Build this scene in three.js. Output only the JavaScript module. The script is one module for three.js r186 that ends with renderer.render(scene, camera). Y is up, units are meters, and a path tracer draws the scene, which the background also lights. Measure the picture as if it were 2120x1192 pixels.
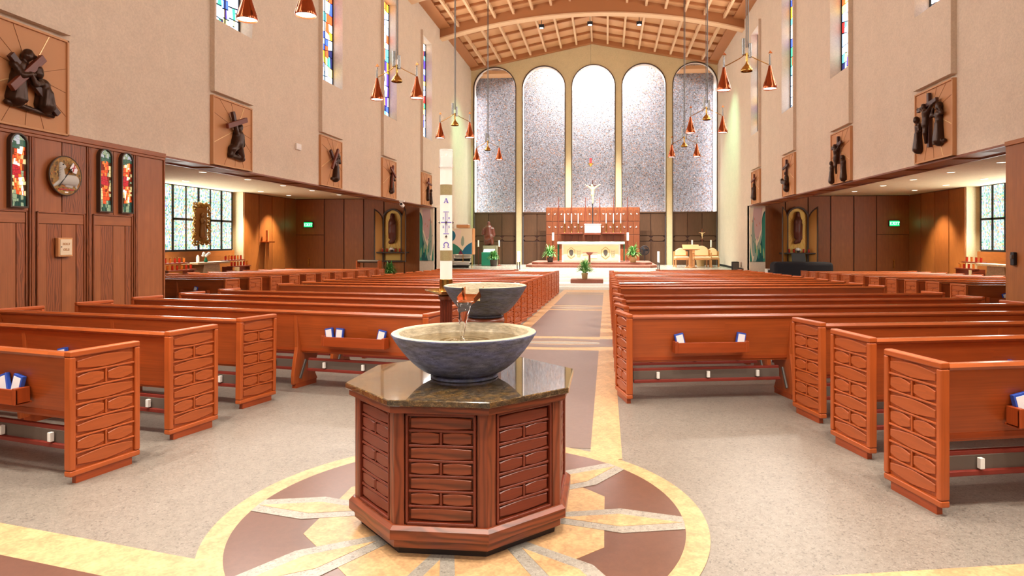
import * as THREE from 'three';
import { RoundedBoxGeometry } from 'three/addons/geometries/RoundedBoxGeometry.js';
import { mergeGeometries, mergeVertices } from 'three/addons/utils/BufferGeometryUtils.js';
import { MarchingCubes } from 'three/addons/objects/MarchingCubes.js';
import { RectAreaLightUniformsLib } from 'three/addons/lights/RectAreaLightUniformsLib.js';
import { TextGeometry } from 'three/addons/geometries/TextGeometry.js';
import { FontLoader } from 'three/addons/loaders/FontLoader.js';

// ---------------------------------------------------------------- camera, sky, exposure
const scene = new THREE.Scene();
const FOCAL = 1353, W = 2120, H = 1192;
const camera = new THREE.PerspectiveCamera(2 * Math.atan(H / 2 / FOCAL) * 180 / Math.PI, W / H, 0.05, 200);
camera.position.set(0, 1.6, 0);
camera.rotation.y = Math.atan(132 / FOCAL);
camera.setViewOffset(W, H, -64, 99, W, H);
camera.updateProjectionMatrix();
const renderer = new THREE.WebGLRenderer({ antialias: true });
renderer.toneMapping = THREE.LinearToneMapping;
renderer.toneMappingExposure = 0.93;
renderer.shadowMap.enabled = true;
RectAreaLightUniformsLib.init();
scene.background = new THREE.Color(0.72, 0.8, 0.9);

// ---------------------------------------------------------------- helpers
let seedState = 12345;
const rnd = () => { seedState = (seedState * 1664525 + 1013904223) >>> 0; return seedState / 4294967296; };
const rr = (a, b) => a + (b - a) * rnd();
const V2 = (x, y) => new THREE.Vector2(x, y), V3 = (x, y, z) => new THREE.Vector3(x, y, z);
const rad = (d) => d * Math.PI / 180;
const taken = {};
const numbered = (n) => { const k = taken[n] = (taken[n] ?? -1) + 1; return k ? `${n}_${String(k).padStart(3, '0')}` : n; };
function thing(name, label, category, p = [0, 0, 0], turn = 0, group) {
  const o = new THREE.Group(); o.name = numbered(name); scene.add(o);
  o.position.set(...p); o.rotation.y = turn; o.userData = { label, category };
  if (group) o.userData.group = group;
  return o;
}
function mesh(name, geo, mat, parent, label) {
  const m = new THREE.Mesh(Array.isArray(geo) ? join(geo) : geo, mat);
  m.name = parent ? name : numbered(name); m.castShadow = m.receiveShadow = true; (parent || scene).add(m);
  if (label) m.userData.label = label;
  return m;
}
function solo(name, geo, mat, label, category, group) {
  const m = mesh(name, geo, mat); m.userData = { label, category }; if (group) m.userData.group = group; return m;
}
function struct(name, geo, mat, label) { const m = mesh(name, geo, mat); m.userData = { kind: 'structure', label, category: name.replace(/_.*/, '') }; return m; }
function structGroup(name, label) { const o = new THREE.Group(); o.name = name; o.userData = { kind: 'structure', label, category: name.replace(/_.*/, '') }; scene.add(o); return o; }
function join(list) {
  const L = list.map((g) => { let q = g.index ? g.toNonIndexed() : g; for (const k of Object.keys(q.attributes)) if (!['position', 'normal', 'uv'].includes(k)) q.deleteAttribute(k); if (!q.attributes.uv) q.setAttribute('uv', new THREE.Float32BufferAttribute(new Float32Array(q.attributes.position.count * 2), 2)); return q; });
  return L.length === 1 ? L[0] : mergeGeometries(L);
}
// uv in metres: u runs along axis g (0 x, 1 y, 2 z)
function uvm(geo, g = 0, ou = null, ov = null) {
  const q = geo.index ? geo.toNonIndexed() : geo;
  const p = q.attributes.position, uv = new Float32Array(p.count * 2);
  const a = V3(), b = V3(), c = V3(), n = V3();
  ou = ou ?? rr(0, 5); ov = ov ?? rr(0, 5);
  for (let i = 0; i < p.count; i += 3) {
    a.fromBufferAttribute(p, i); b.fromBufferAttribute(p, i + 1); c.fromBufferAttribute(p, i + 2);
    n.subVectors(b, a).cross(c.clone().sub(a));
    const an = [Math.abs(n.x), Math.abs(n.y), Math.abs(n.z)];
    const k = an[0] >= an[1] && an[0] >= an[2] ? 0 : an[1] >= an[2] ? 1 : 2;
    const ax = [0, 1, 2].filter((t) => t !== k);
    let u = ax[0], v = ax[1];
    if (v === g) [u, v] = [v, u];
    [a, b, c].forEach((t, j) => { const e = [t.x, t.y, t.z]; uv[(i + j) * 2] = e[u] + ou; uv[(i + j) * 2 + 1] = e[v] + ov + e[k] * .37; });
  }
  q.setAttribute('uv', new THREE.BufferAttribute(uv, 2));
  return q;
}
const longest = (w, h, d) => (w >= h && w >= d ? 0 : h >= d ? 1 : 2);
function box(w, h, d, x = 0, y = 0, z = 0, g) { return uvm(new THREE.BoxGeometry(w, h, d).translate(x, y, z), g ?? longest(w, h, d)); }
function rbox(w, h, d, x = 0, y = 0, z = 0, r = .006, g) { return uvm(new RoundedBoxGeometry(w, h, d, 1, Math.min(r, w / 2.01, h / 2.01, d / 2.01)).translate(x, y, z), g ?? longest(w, h, d)); }
const span = (x0, x1, y0, y1, z0, z1, g) => box(x1 - x0, y1 - y0, Math.abs(z1 - z0), (x0 + x1) / 2, (y0 + y1) / 2, (z0 + z1) / 2, g);
const rspan = (x0, x1, y0, y1, z0, z1, r = .006, g) => rbox(x1 - x0, y1 - y0, Math.abs(z1 - z0), (x0 + x1) / 2, (y0 + y1) / 2, (z0 + z1) / 2, r, g);
function cyl(r0, r1, h, x = 0, y = 0, z = 0, seg = 20, open = false) { return new THREE.CylinderGeometry(r0, r1, h, seg, 1, open).translate(x, y, z); }
function lathe(pts, seg = 40) { return new THREE.LatheGeometry(pts.map((p) => V2(...p)), seg); }
function bar(a, b, r, seg = 8) { const A = V3(...a), B = V3(...b), d = B.clone().sub(A); const g = new THREE.CylinderGeometry(r, r, d.length(), seg); g.applyQuaternion(new THREE.Quaternion().setFromUnitVectors(V3(0, 1, 0), d.normalize())); return g.translate((a[0] + b[0]) / 2, (a[1] + b[1]) / 2, (a[2] + b[2]) / 2); }
function tube(pts, r, seg = 24, rs = 8) { return new THREE.TubeGeometry(new THREE.CatmullRomCurve3(pts.map((p) => V3(...p))), seg, r, rs); }
function poly(pts) { const s = new THREE.Shape(); pts.forEach((p, i) => (i ? s.lineTo(...p) : s.moveTo(...p))); s.closePath(); return s; }
function extr(shape, depth, bevel = 0, seg = 12) { return new THREE.ExtrudeGeometry(shape, { depth, bevelEnabled: bevel > 0, bevelThickness: bevel, bevelSize: bevel, bevelSegments: 1, curveSegments: seg }); }
// flat floor piece from points (x, z)
function flat(pts, y, t = .004) { return uvm(extr(poly(pts.map(([x, z]) => [x, -z])), t).rotateX(-Math.PI / 2).translate(0, y, 0), 0, 0, 0); }

// ---------------------------------------------------------------- noise and textures
function pnoise(per, seed) { // periodic value noise
  let s = seed * 7919 + 17; const t = new Float32Array(per * per);
  for (let i = 0; i < t.length; i++) { s = (s * 1664525 + 1013904223) >>> 0; t[i] = s / 4294967296; }
  return (x, y) => {
    const xi = Math.floor(x), yi = Math.floor(y); let fx = x - xi, fy = y - yi;
    fx = fx * fx * (3 - 2 * fx); fy = fy * fy * (3 - 2 * fy);
    const m = (a) => ((a % per) + per) % per, x0 = m(xi), x1 = m(xi + 1), y0 = m(yi) * per, y1 = m(yi + 1) * per;
    return (t[y0 + x0] * (1 - fx) + t[y0 + x1] * fx) * (1 - fy) + (t[y1 + x0] * (1 - fx) + t[y1 + x1] * fx) * fy;
  };
}
function tex(n, fn, repeat = 1, srgb = true, m = n) {
  const d = new Uint8Array(n * m * 4);
  for (let j = 0; j < m; j++) for (let i = 0; i < n; i++) {
    const c = fn(i / n, j / m); const k = (j * n + i) * 4;
    for (let q = 0; q < 3; q++) d[k + q] = Math.max(0, Math.min(255, 255 * (c.length ? c[q] : c)));
    d[k + 3] = 255;
  }
  const t = new THREE.DataTexture(d, n, m); t.wrapS = t.wrapT = THREE.RepeatWrapping; t.magFilter = THREE.LinearFilter; t.minFilter = THREE.LinearMipmapLinearFilter;
  if (srgb) t.colorSpace = THREE.SRGBColorSpace;
  if (Array.isArray(repeat)) t.repeat.set(...repeat); else t.repeat.set(repeat, repeat);
  t.needsUpdate = true; return t;
}
const n8 = pnoise(8, 1), n16 = pnoise(16, 2), n32 = pnoise(32, 3), n64 = pnoise(64, 4), n128 = pnoise(128, 5), n256 = pnoise(256, 6);
// fine wood: grain along u
const woodFine = tex(512, (u, v) => {
  const a = n8(u * 8, v * 8), w = v + .02 * n8(u * 8 + 3, v * 8);
  const streak = .5 * n64(u * 2, w * 64) + .3 * n128(u * 6 % 128, w * 128) + .2 * n256(u * 16, w * 256);
  const k = .80 + .16 * streak + .07 * (a - .5);
  return [k * 1.02, k * .99, k * .96];
}, [0.8, 2.2]);
// open oak grain with darker pores
const woodOak = tex(512, (u, v) => {
  const w = v * 16 + 1.6 * n8(u * 8, v * 8) + .5 * n16(u * 16, v * 16);
  const ring = Math.pow(.5 + .5 * Math.sin(w * 6.2832), 2.2);
  const pore = n256(u * 16, v * 256) * n64(u * 8, v * 64);
  const k = .92 - .24 * ring * (.6 + .6 * n32(u * 8, v * 32)) - .16 * pore;
  return [k, k * .97, k * .94];
}, [0.55, 1.6]);
const plasterMap = tex(512, (u, v) => { const k = .93 + .05 * (n256(u * 256, v * 256) - .5) + .05 * (n64(u * 64, v * 64) - .5) + .03 * (n8(u * 8, v * 8) - .5); return [k, k * .995, k * .985]; }, .6);
const plasterBump = tex(512, (u, v) => .5 * n256(u * 256, v * 256) + .35 * n128(u * 128, v * 128) + .15 * n64(u * 64, v * 64), .6, false);
const fleck = tex(512, (u, v) => { const f = n256(u * 256, v * 256), g = n128(u * 128, v * 128 + 9); const k = .86 + .03 * (n16(u * 16, v * 16) - .5) + .10 * (n64(u * 64, v * 64) - .5) + (f > .78 ? .13 : 0) - (g > .8 ? .15 : 0); return [k * 1.01, k, k * .985]; }, .9);
const marble = tex(512, (u, v) => { const w = n16(u * 16 + 2 * n8(u * 8, v * 8), v * 16 + 2 * n8(u * 8 + 4, v * 8)); const k = .88 + .13 * (w - .5) + .12 * (n64(u * 64, v * 64) - .5) + .08 * (n128(u * 128, v * 128) - .5); return [k * 1.02, k * .98, k * .92]; }, 1.1);
const graniteMap = tex(512, (u, v) => { const a = n128(u * 128, v * 128), b = n256(u * 256, v * 256), c = n32(u * 32, v * 32 + 5), d = n16(u * 16, v * 16); let k = .13 + .30 * a * c + .15 * b + .07 * d; const w = .5 + .9 * (d - .3); return [k * (1 + .30 * w), k * (.98 + .06 * w), k * (.92 - .26 * w)]; }, 2.0);
const stoneMap = tex(512, (u, v) => { const a = n32(u * 32, v * 32), b = n128(u * 128, v * 128), c = n8(u * 8, v * 8), p = n256(u * 256, v * 256); let k = .52 + .18 * (a - .5) + .18 * (c - .5) + .10 * (b - .5); if (p > .80 && c > .42) k *= .62; const w = n16(u * 16 + 3, v * 16); return [k * .94, k * (.97 + .03 * w), k * (1.06 + .26 * w)]; }, [2, 1]);
const stoneBump = tex(256, (u, v) => .6 * n128(u * 128, v * 128) + .4 * n32(u * 32, v * 32), [3, 2], false);
const sandMap = tex(256, (u, v) => { const k = .84 + .18 * (n32(u * 32, v * 32) - .5) + .12 * (n128(u * 128, v * 128) - .5); return [k, k * .97, k * .90]; }, [3, 2]);
const pebble = (() => { // aggregate of small stones
  const n = 1024, cells = 96, d = new Float32Array(n * n * 4); let s = 99; const R = () => { s = (s * 1664525 + 1013904223) >>> 0; return s / 4294967296; };
  const P = [];
  for (let j = 0; j < cells; j++) for (let i = 0; i < cells; i++) { const t = R(); const v = t < .09 ? .40 + .12 * R() : t < .84 ? .62 + .13 * R() : .76 + .12 * R(); const h = R(); P.push([i + R(), j + R(), v * (h < .16 ? 1.1 : 1), v * (h < .16 ? .9 : h < .3 ? 1.02 : 1), v * (h < .16 ? .82 : h < .3 ? 1.1 : 1.05)]); }
  const out = (u, v) => { const x = u * cells, y = v * cells, xi = Math.floor(x), yi = Math.floor(y); let b = 9, c = 9, q = null;
    for (let dj = -1; dj < 2; dj++) for (let di = -1; di < 2; di++) { const I = (xi + di + cells) % cells, J = (yi + dj + cells) % cells, p = P[J * cells + I]; const px = p[0] - I + xi + di, py = p[1] - J + yi + dj, e = Math.hypot(px - x, py - y); if (e < b) { c = b; b = e; q = p; } else if (e < c) c = e; }
    return [q, c - b]; };
  const map = tex(n, (u, v) => { const [q, e] = out(u, v); const k = e < .10 ? .84 : 1; return [q[2] * k, q[3] * k, q[4] * k]; }, .21);
  const bump = tex(512, (u, v) => Math.min(1, out(u, v)[1] * 2.2), .21, false);
  return { map, bump };
})();

// ---------------------------------------------------------------- materials
const M = (o) => new THREE.MeshStandardMaterial({ roughness: .6, ...o });
const PM = (o) => new THREE.MeshPhysicalMaterial({ roughness: .5, ...o });
const wood = (c, r = .42, map = woodFine, extra) => (extra ? PM({ color: c, map, roughness: r, ...extra }) : M({ color: c, map, roughness: r }));
const mt = {
  plaster: M({ color: '#e3d2bd', map: plasterMap, roughness: .95, bumpMap: plasterBump, bumpScale: .004 }),
  plasterBack: M({ color: '#dfcda2', map: plasterMap, roughness: .95, bumpMap: plasterBump, bumpScale: .003 }),
  plasterSanct: M({ color: '#d6d3b6', map: plasterMap, roughness: .95, bumpMap: plasterBump, bumpScale: .003 }),
  chapelCeil: M({ color: '#dcc9a2', map: plasterMap, roughness: .95, bumpMap: plasterBump, bumpScale: .004 }),
  reveal: M({ color: '#dfd6cc', roughness: .9 }),
  pew: wood('#c05f2a', .36),
  pewRail: wood('#c0632f', .24, woodFine, { clearcoat: .6, clearcoatRoughness: .2 }),
  pewDark: wood('#ad4d20', .38),
  pewPanel: wood('#bd5f2c', .38),
  kneelRed: M({ color: '#7d2a1e', roughness: .5 }),
  kneelPad: M({ color: '#62554c', roughness: .7 }),
  ped: wood('#9a4d2c', .38, woodOak, { clearcoat: .3, clearcoatRoughness: .3 }),
  pedPanel: wood('#82361f', .42, woodFine, { clearcoat: .22, clearcoatRoughness: .35 }),
  wallWood: wood('#a8643a', .42, woodFine),
  wallWoodB: wood('#a55d35', .42, woodOak),
  chapelWood: wood('#ad6a2f', .5, woodFine),
  chapelWoodB: wood('#a1602b', .5, woodFine),
  groove: M({ color: '#3a1d11', roughness: .7 }),
  wains: wood('#5d4029', .5, woodFine),
  wainsB: wood('#644730', .5, woodFine),
  reredos: wood('#7f4526', .45, woodFine),
  ceil: M({ color: '#c79567', roughness: .7 }),
  beam: M({ color: '#a56b3d', roughness: .65 }),
  purlin: M({ color: '#d6b088', roughness: .65 }),
  soffit: wood('#8f4f2e', .36, woodFine),
  station: M({ color: '#bd8555', roughness: .55 }),
  stationFrame: M({ color: '#c28d5e', roughness: .5 }),
  ray: M({ color: '#ecc58e', roughness: .3, metalness: .4 }),
  rayDark: M({ color: '#8a5a34', roughness: .6 }),
  bronze: M({ color: '#3a2418', roughness: .32, metalness: .55 }),
  crossWood: wood('#7b3a26', .4),
  crossDark: wood('#4a241a', .4),
  dark: M({ color: '#15120f', roughness: .6 }),
  lead: M({ color: '#121012', roughness: .6 }),
  bronzeFrame: M({ color: '#4a382c', roughness: .45, metalness: .3 }),
  floor: PM({ color: '#948c83', map: fleck, roughness: .42, clearcoat: .12, clearcoatRoughness: .3 }),
  floorTan: PM({ color: '#d5b188', map: marble, roughness: .42, clearcoat: .12, clearcoatRoughness: .3 }),
  floorBrown: PM({ color: '#6f4d40', map: plasterMap, roughness: .30, clearcoat: .25, clearcoatRoughness: .2 }),
  floorAisle: PM({ color: '#7f6a63', map: plasterMap, roughness: .42, clearcoat: .3, clearcoatRoughness: .35 }),
  floorGrey: PM({ color: '#b0aaa0', map: fleck, roughness: .36, clearcoat: .15, clearcoatRoughness: .25 }),
  whiteStone: PM({ color: '#f1ede6', map: plasterMap, roughness: .3, clearcoat: .2 }),
  sanctFloor: PM({ color: '#c9c6bd', map: marble, roughness: .25, clearcoat: .2 }),
  redStone: PM({ color: '#b98574', map: fleck, roughness: .4 }),
  redStoneEdge: PM({ color: '#9a5a45', map: fleck, roughness: .5 }),
  granite: PM({ color: '#eadfd0', map: graniteMap, roughness: .06, clearcoat: 1, clearcoatRoughness: .03 }),
  bowl: PM({ color: '#e8ebf4', map: stoneMap, roughness: .5, bumpMap: stoneBump, bumpScale: .0012 }),
  bowlUp: PM({ color: '#b9b7b4', map: stoneMap, roughness: .45, bumpMap: stoneBump, bumpScale: .002 }),
  bowlIn: PM({ color: '#d9d0bf', map: sandMap, roughness: .5 }),
  water: PM({ color: '#cdbf9f', roughness: .03, transmission: .86, thickness: 0, ior: 1.33, clearcoat: 1, clearcoatRoughness: .02 }),
  waterSolid: PM({ color: '#ffffff', roughness: .03, transmission: 1, thickness: .02, ior: 1.33 }),
  copper: M({ color: '#c9743f', roughness: .22, metalness: .9 }),
  copperLamp: M({ color: '#a4532f', roughness: .16, metalness: .85 }),
  brass: M({ color: '#c09650', roughness: .22, metalness: .95 }),
  chrome: M({ color: '#77736f', roughness: .15, metalness: .9 }),
  rod: M({ color: '#57504a', roughness: .4, metalness: .6 }),
  steel: M({ color: '#6d6a66', roughness: .4, metalness: .7 }),
  gold: M({ color: '#b98a3c', roughness: .35, metalness: .85 }),
  goldLeaf: M({ color: '#c9a55a', roughness: .45, metalness: .6 }),
  wax: PM({ color: '#f4f0ea', roughness: .5, sheen: .2 }),
  white: M({ color: '#efece6', roughness: .5 }),
  purple: M({ color: '#5a4fc0', roughness: .5 }),
  cloth: M({ color: '#f2ece0', roughness: .9 }),
  green: M({ color: '#1e7a5a', roughness: .9 }),
  leaf: PM({ color: '#4c8a3c', roughness: .55, side: THREE.DoubleSide }),
  leafLight: PM({ color: '#93bb74', roughness: .55, side: THREE.DoubleSide }),
  pot: M({ color: '#a58458', roughness: .45, metalness: .2 }),
  potDark: M({ color: '#3c332c', roughness: .6 }),
  lightWood: wood('#dc9f68', .4),
  cushion: M({ color: '#efc79c', roughness: .9 }),
  black: M({ color: '#17161a', roughness: .6 }),
  blackCloth: M({ color: '#17141b', roughness: .95 }),
  blue: M({ color: '#2b4fb0', roughness: .5 }),
  page: M({ color: '#e9e6ea', roughness: .8 }),
  skin: M({ color: '#d8bd8a', roughness: .5 }),
  robe: PM({ color: '#5e2716', roughness: .3, clearcoat: .4 }),
  robeDark: M({ color: '#3f2a20', roughness: .4 }),
  tableStone: M({ color: '#b8a084', map: marble, roughness: .4 }),
  glass: PM({ color: '#ffffff', roughness: .03, transmission: 1, thickness: 0 }),
};
const glow = (c, k) => M({ color: c, emissive: c, emissiveIntensity: k, roughness: .6 });
const font = await new FontLoader().loadAsync('fonts/droid/droid_serif_bold.typeface.json');
// light strengths
const WIN_L = 13.5, SHAFT_L = 440, SLOT_L = 3, CHWIN_L = 7, DOWN_I = 60, PEND_I = 25, PEND_C = [1, .92, .80], SANCT_I = 900, FONT_I = 170, ADDED_GREEN_I = 380;
// ---------------------------------------------------------------- the building
const CX = -.815, XL = -7.75, XR = 6.12, ZB = -37, ZN = 7, SOFF = 3.09, EAVE = 11.55, RIDGE = 12.9, TW = .65;
const SLOPE = .0211, Z0 = -5;
const fy = (z) => SLOPE * Math.min(0, z - Z0);
const bays = [[2.55, 1.12], [-2.35, -3.78], [-7.25, -8.68], [-12.13, -13.56], [-17.0, -18.43], [-21.9, -23.36], [-26.75, -28.22]];
const WIN = [5.96, 10.2];

// floor: a level part by the font, then a gentle slope down to the steps
{
  const fl = structGroup('floor', 'grey flecked sheet floor of the nave with inlaid tan and brown bands');
  const slab = (x0, x1, z0, z1, y0, y1, mat, name, t = .2) => {
    const g = new THREE.BufferGeometry(); const P = [];
    const q = (a, b, c, d) => P.push(...a, ...b, ...c, ...a, ...c, ...d);
    const T = [[x0, y0, z0], [x1, y0, z0], [x1, y1, z1], [x0, y1, z1]], B = T.map(([x, y, z]) => [x, y - t, z]);
    q(T[0], T[1], T[2], T[3]); q(B[3], B[2], B[1], B[0]); q(B[0], B[1], T[1], T[0]); q(B[1], B[2], T[2], T[1]); q(B[2], B[3], T[3], T[2]); q(B[3], B[0], T[0], T[3]);
    g.setAttribute('position', new THREE.Float32BufferAttribute(P, 3)); g.computeVertexNormals();
    return mesh(name, uvm(g, 0, 0, 0), mat, fl);
  };
  slab(-16.2, 14.6, ZN, Z0, 0, 0, mt.floor, 'floor_sheet');
  slab(-16.2, 14.6, Z0, -27.3, 0, fy(-27.3), mt.floor, 'floor_sheet');
  slab(-16.2, 14.6, -27.3, -29.4, fy(-27.3), fy(-29.4), mt.floor, 'floor_sheet');
  const aisle = (x0, x1, z0, z1, mat, name, up = .003) => slab(x0, x1, z0, z1, fy(z0) + up, fy(z1) + up, mat, name, .003);
  const xd0 = -1.535, xd1 = -.122, tn = .235;
  for (const [a, b] of [[-4.8, Z0], [Z0, -27.25]]) { aisle(xd0 - tn, xd0, a, b, mt.floorTan, 'tan_strip'); aisle(xd1, xd1 + tn, a, b, mt.floorTan, 'tan_strip'); }
  const dark = [[-5.03, -10.13], [-11.77, -17.29], [-18.9, -24.35]];
  for (const [a, b] of dark) aisle(xd0, xd1, a, b, mt.floorAisle, 'brown_field');
  // three lens bands between the brown fields
  const lens = (za, zb) => {
    const L = za - zb, P = (u, v) => { const z = za - L * v; return [xd0 + (xd1 - xd0) * u, z]; };
    const strip = (v0, v1, b0, b1, mat, name, up) => {
      const pts = []; const N = 8;
      for (let i = 0; i <= N; i++) { const u = i / N; pts.push(P(u, v0 + b0 * Math.sin(Math.PI * u))); }
      for (let i = N; i >= 0; i--) { const u = i / N; pts.push(P(u, v1 + b1 * Math.sin(Math.PI * u))); }
      const g = extr(poly(pts.map(([x, z]) => [x, -z])), .002).rotateX(-Math.PI / 2);
      const p = g.attributes.position; for (let i = 0; i < p.count; i++) p.setY(i, p.getY(i) + fy(p.getZ(i)) + up);
      g.computeVertexNormals(); mesh(name, uvm(g, 0, 0, 0), mat, fl);
    };
    strip(0, 1, 0, 0, mt.floorTan, 'tan_band', .002);
    strip(.24, .42, -.08, -.06, mt.floorAisle, 'brown_line', .0035);
    strip(.58, .76, .06, .08, mt.floorAisle, 'brown_line', .0035);
    strip(.44, .56, -.03, .03, mt.floorGrey, 'grey_lens', .0035);
  };
  lens(-10.13, -11.77); lens(-17.29, -18.9); lens(-24.35, -25.6);
  aisle(xd0, xd1, -25.6, -27.25, mt.floorTan, 'tan_band', .002);
  aisle(xd1, 1.2, -10.55, -11.5, mt.floorAisle, 'brown_cross_band', .005); aisle(-2.8, xd0, -10.55, -11.5, mt.floorAisle, 'brown_cross_band', .005);
  // round medallion under the font
  const mx = -.826, mz = -3.742;
  const disc = (r0, r1, y, mat, name) => { const s = new THREE.Shape(); s.absarc(0, 0, r1, 0, Math.PI * 2, false); if (r0) { const h = new THREE.Path(); h.absarc(0, 0, r0, 0, Math.PI * 2, true); s.holes.push(h); } mesh(name, uvm(extr(s, .002, 0, 64).rotateX(-Math.PI / 2).translate(mx, y, mz), 0, 0, 0), mat, fl); };
  const md = (r, a) => [mx + r * Math.cos(rad(a)), mz - r * Math.sin(rad(a))];
  // bands that run out sideways from the medallion
  for (const s of [-1, 1]) {
    const e = (d, o) => { const a = rad(12), ux = s * Math.cos(a), uz = -Math.sin(a); return [mx + ux * d, mz + .62 + uz * d + o]; };
    mesh('tan_band', flat([e(.9, .29), e(7, .29), e(7, .56), e(.9, .56)], 0, .002), mt.floorTan, fl);
    mesh('brown_cross_band', flat([e(.5, .56), e(7, .56), e(7, 2.0), e(.5, 2.0)], 0, .002), mt.floorBrown, fl);
  }
  disc(0, 1.39, .0025, mt.floorTan, 'tan_ring'); disc(0, 1.262, .004, mt.floorBrown, 'brown_disc');
  const core = []; for (let k = 0; k < 8; k++) core.push(md(.825, 45 * k - 10), md(.825, 45 * k + 10), md(.88, 45 * k + 22.5));
  mesh('tan_star', flat(core, .0055, .002), mt.floorTan, fl);
  for (let k = 0; k < 8; k++) {
    const a = 45 * k, q = (r, w) => { const b = rad(a); return [mx + r * Math.cos(b) - w * Math.sin(b), mz - (r * Math.sin(b) + w * Math.cos(b))]; };
    mesh('grey_ray', flat([q(.5, -.06), q(.91, -.163), q(1.258, -.082), q(1.262, 0), q(1.258, .082), q(.91, .163), q(.5, .06)], .007, .002), mt.floorGrey, fl);
    mesh('tan_lozenge', flat([q(.55, 0), q(.90, -.082), q(1.25, 0), q(.90, .082)], .0085, .002), mt.floorTan, fl);
  }
}
// upper side walls with proud window bays
function sideWall(side) {
  const left = side < 0, X = left ? XL : XR;
  const s = poly([[-ZN, SOFF], [-ZB + 1.6, SOFF], [-ZB + 1.6, EAVE + .3], [-ZN, EAVE + .3]]);
  const hole = (a, b, y0, y1, sh) => { const h = new THREE.Path(); h.moveTo(-a, y0); h.lineTo(-a, y1); h.lineTo(-b, y1); h.lineTo(-b, y0); h.closePath(); sh.holes.push(h); };
  for (const [a, b] of bays) hole(a - .06, b + .06, WIN[0], WIN[1], s);
  const g = extr(s, TW).rotateY(Math.PI / 2).translate(left ? X - TW : X, 0, 0);
  const w = struct(left ? 'wall_left' : 'wall_right', uvm(g, 2, 0, 0), mt.plaster, left ? 'cream rough plaster upper wall on the left with tall window bays' : 'cream rough plaster upper wall on the right with tall window bays');
  for (const [a, b] of bays) {
    const bs = poly([[-a, 4.53], [-b, 4.53], [-b, 10.42], [-a, 10.42]]); hole(a - .06, b + .06, WIN[0], WIN[1], bs);
    mesh('window_bay', uvm(extr(bs, .1, .0).rotateY(Math.PI / 2).translate(left ? X : X - .1, 0, 0), 2, 0, 0), mt.plaster, w);
  }
  // sanctuary side wall below the soffit line
  struct(left ? 'wall_sanctuary_left' : 'wall_sanctuary_right', uvm(span(left ? X - TW : X, left ? X : X + TW, -.6, SOFF, -28.95, ZB - 1.6), 2, 0, 0), mt.plaster, left ? 'plain plaster wall left of the altar' : 'plain plaster wall right of the altar');
  struct(left ? 'baseboard_left' : 'baseboard_right', span(left ? X : X - .025, left ? X + .025 : X, .22, .32, -30.1, ZB), mt.dark, left ? 'dark base strip along the left sanctuary wall' : 'dark base strip along the right sanctuary wall');
}
sideWall(-1); sideWall(1);

// stained glass of the upper windows: lead plate and single panes
const palette = [['#ffffff', 1.7], ['#eaf2ff', 1.6], ['#cfe0ff', 1.5], ['#9fc4f5', 1.3], ['#3f5fe0', 1.5], ['#5a3fc8', 1.3], ['#c62a2a', 1.4], ['#e8562a', 1.6], ['#f2b32e', 1.8], ['#f4e07a', 2.0], ['#3aa487', 1.4], ['#59b8c8', 1.6], ['#2a2f6a', .8], ['#f7d7c0', 2.0]].map(([c, k]) => glow(c, k * 1.9));
function splitRect(w, h, min) {
  const out = []; const rec = (p, d) => {
    let xs = p.map((q) => q[0]), ys = p.map((q) => q[1]); const bw = Math.max(...xs) - Math.min(...xs), bh = Math.max(...ys) - Math.min(...ys);
    if (d === 0 || bw * bh < min * (.7 + .8 * rnd())) { out.push(p); return; }
    const vert = bw * 1.6 > bh; const t = rr(.38, .62), k = rr(-.22, .22);
    const cut = vert ? (Math.min(...xs) + bw * t) : (Math.min(...ys) + bh * t);
    const n = vert ? [1, k] : [k, 1], cx = (Math.min(...xs) + Math.max(...xs)) / 2, cy = (Math.min(...ys) + Math.max(...ys)) / 2;
    const f = (q) => vert ? (q[0] - cut) + k * (q[1] - cy) : (q[1] - cut) + k * (q[0] - cx);
    const A = [], B = [];
    for (let i = 0; i < p.length; i++) { const a = p[i], b = p[(i + 1) % p.length], fa = f(a), fb = f(b); (fa < 0 ? A : B).push(a); if ((fa < 0) !== (fb < 0)) { const t2 = fa / (fa - fb), m = [a[0] + (b[0] - a[0]) * t2, a[1] + (b[1] - a[1]) * t2]; A.push(m); B.push(m); } }
    if (A.length > 2 && B.length > 2) { rec(A, d - 1); rec(B, d - 1); } else out.push(p);
  };
  rec([[-w / 2, -h / 2], [w / 2, -h / 2], [w / 2, h / 2], [-w / 2, h / 2]], 12); return out;
}
const shrink = (p, e) => { const cx = p.reduce((s, q) => s + q[0], 0) / p.length, cy = p.reduce((s, q) => s + q[1], 0) / p.length; return p.map(([x, y]) => { const d = Math.hypot(x - cx, y - cy), k = Math.max(.3, 1 - e / Math.max(d, .001)); return [cx + (x - cx) * k, cy + (y - cy) * k]; }); };
let winN = 0;
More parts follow.
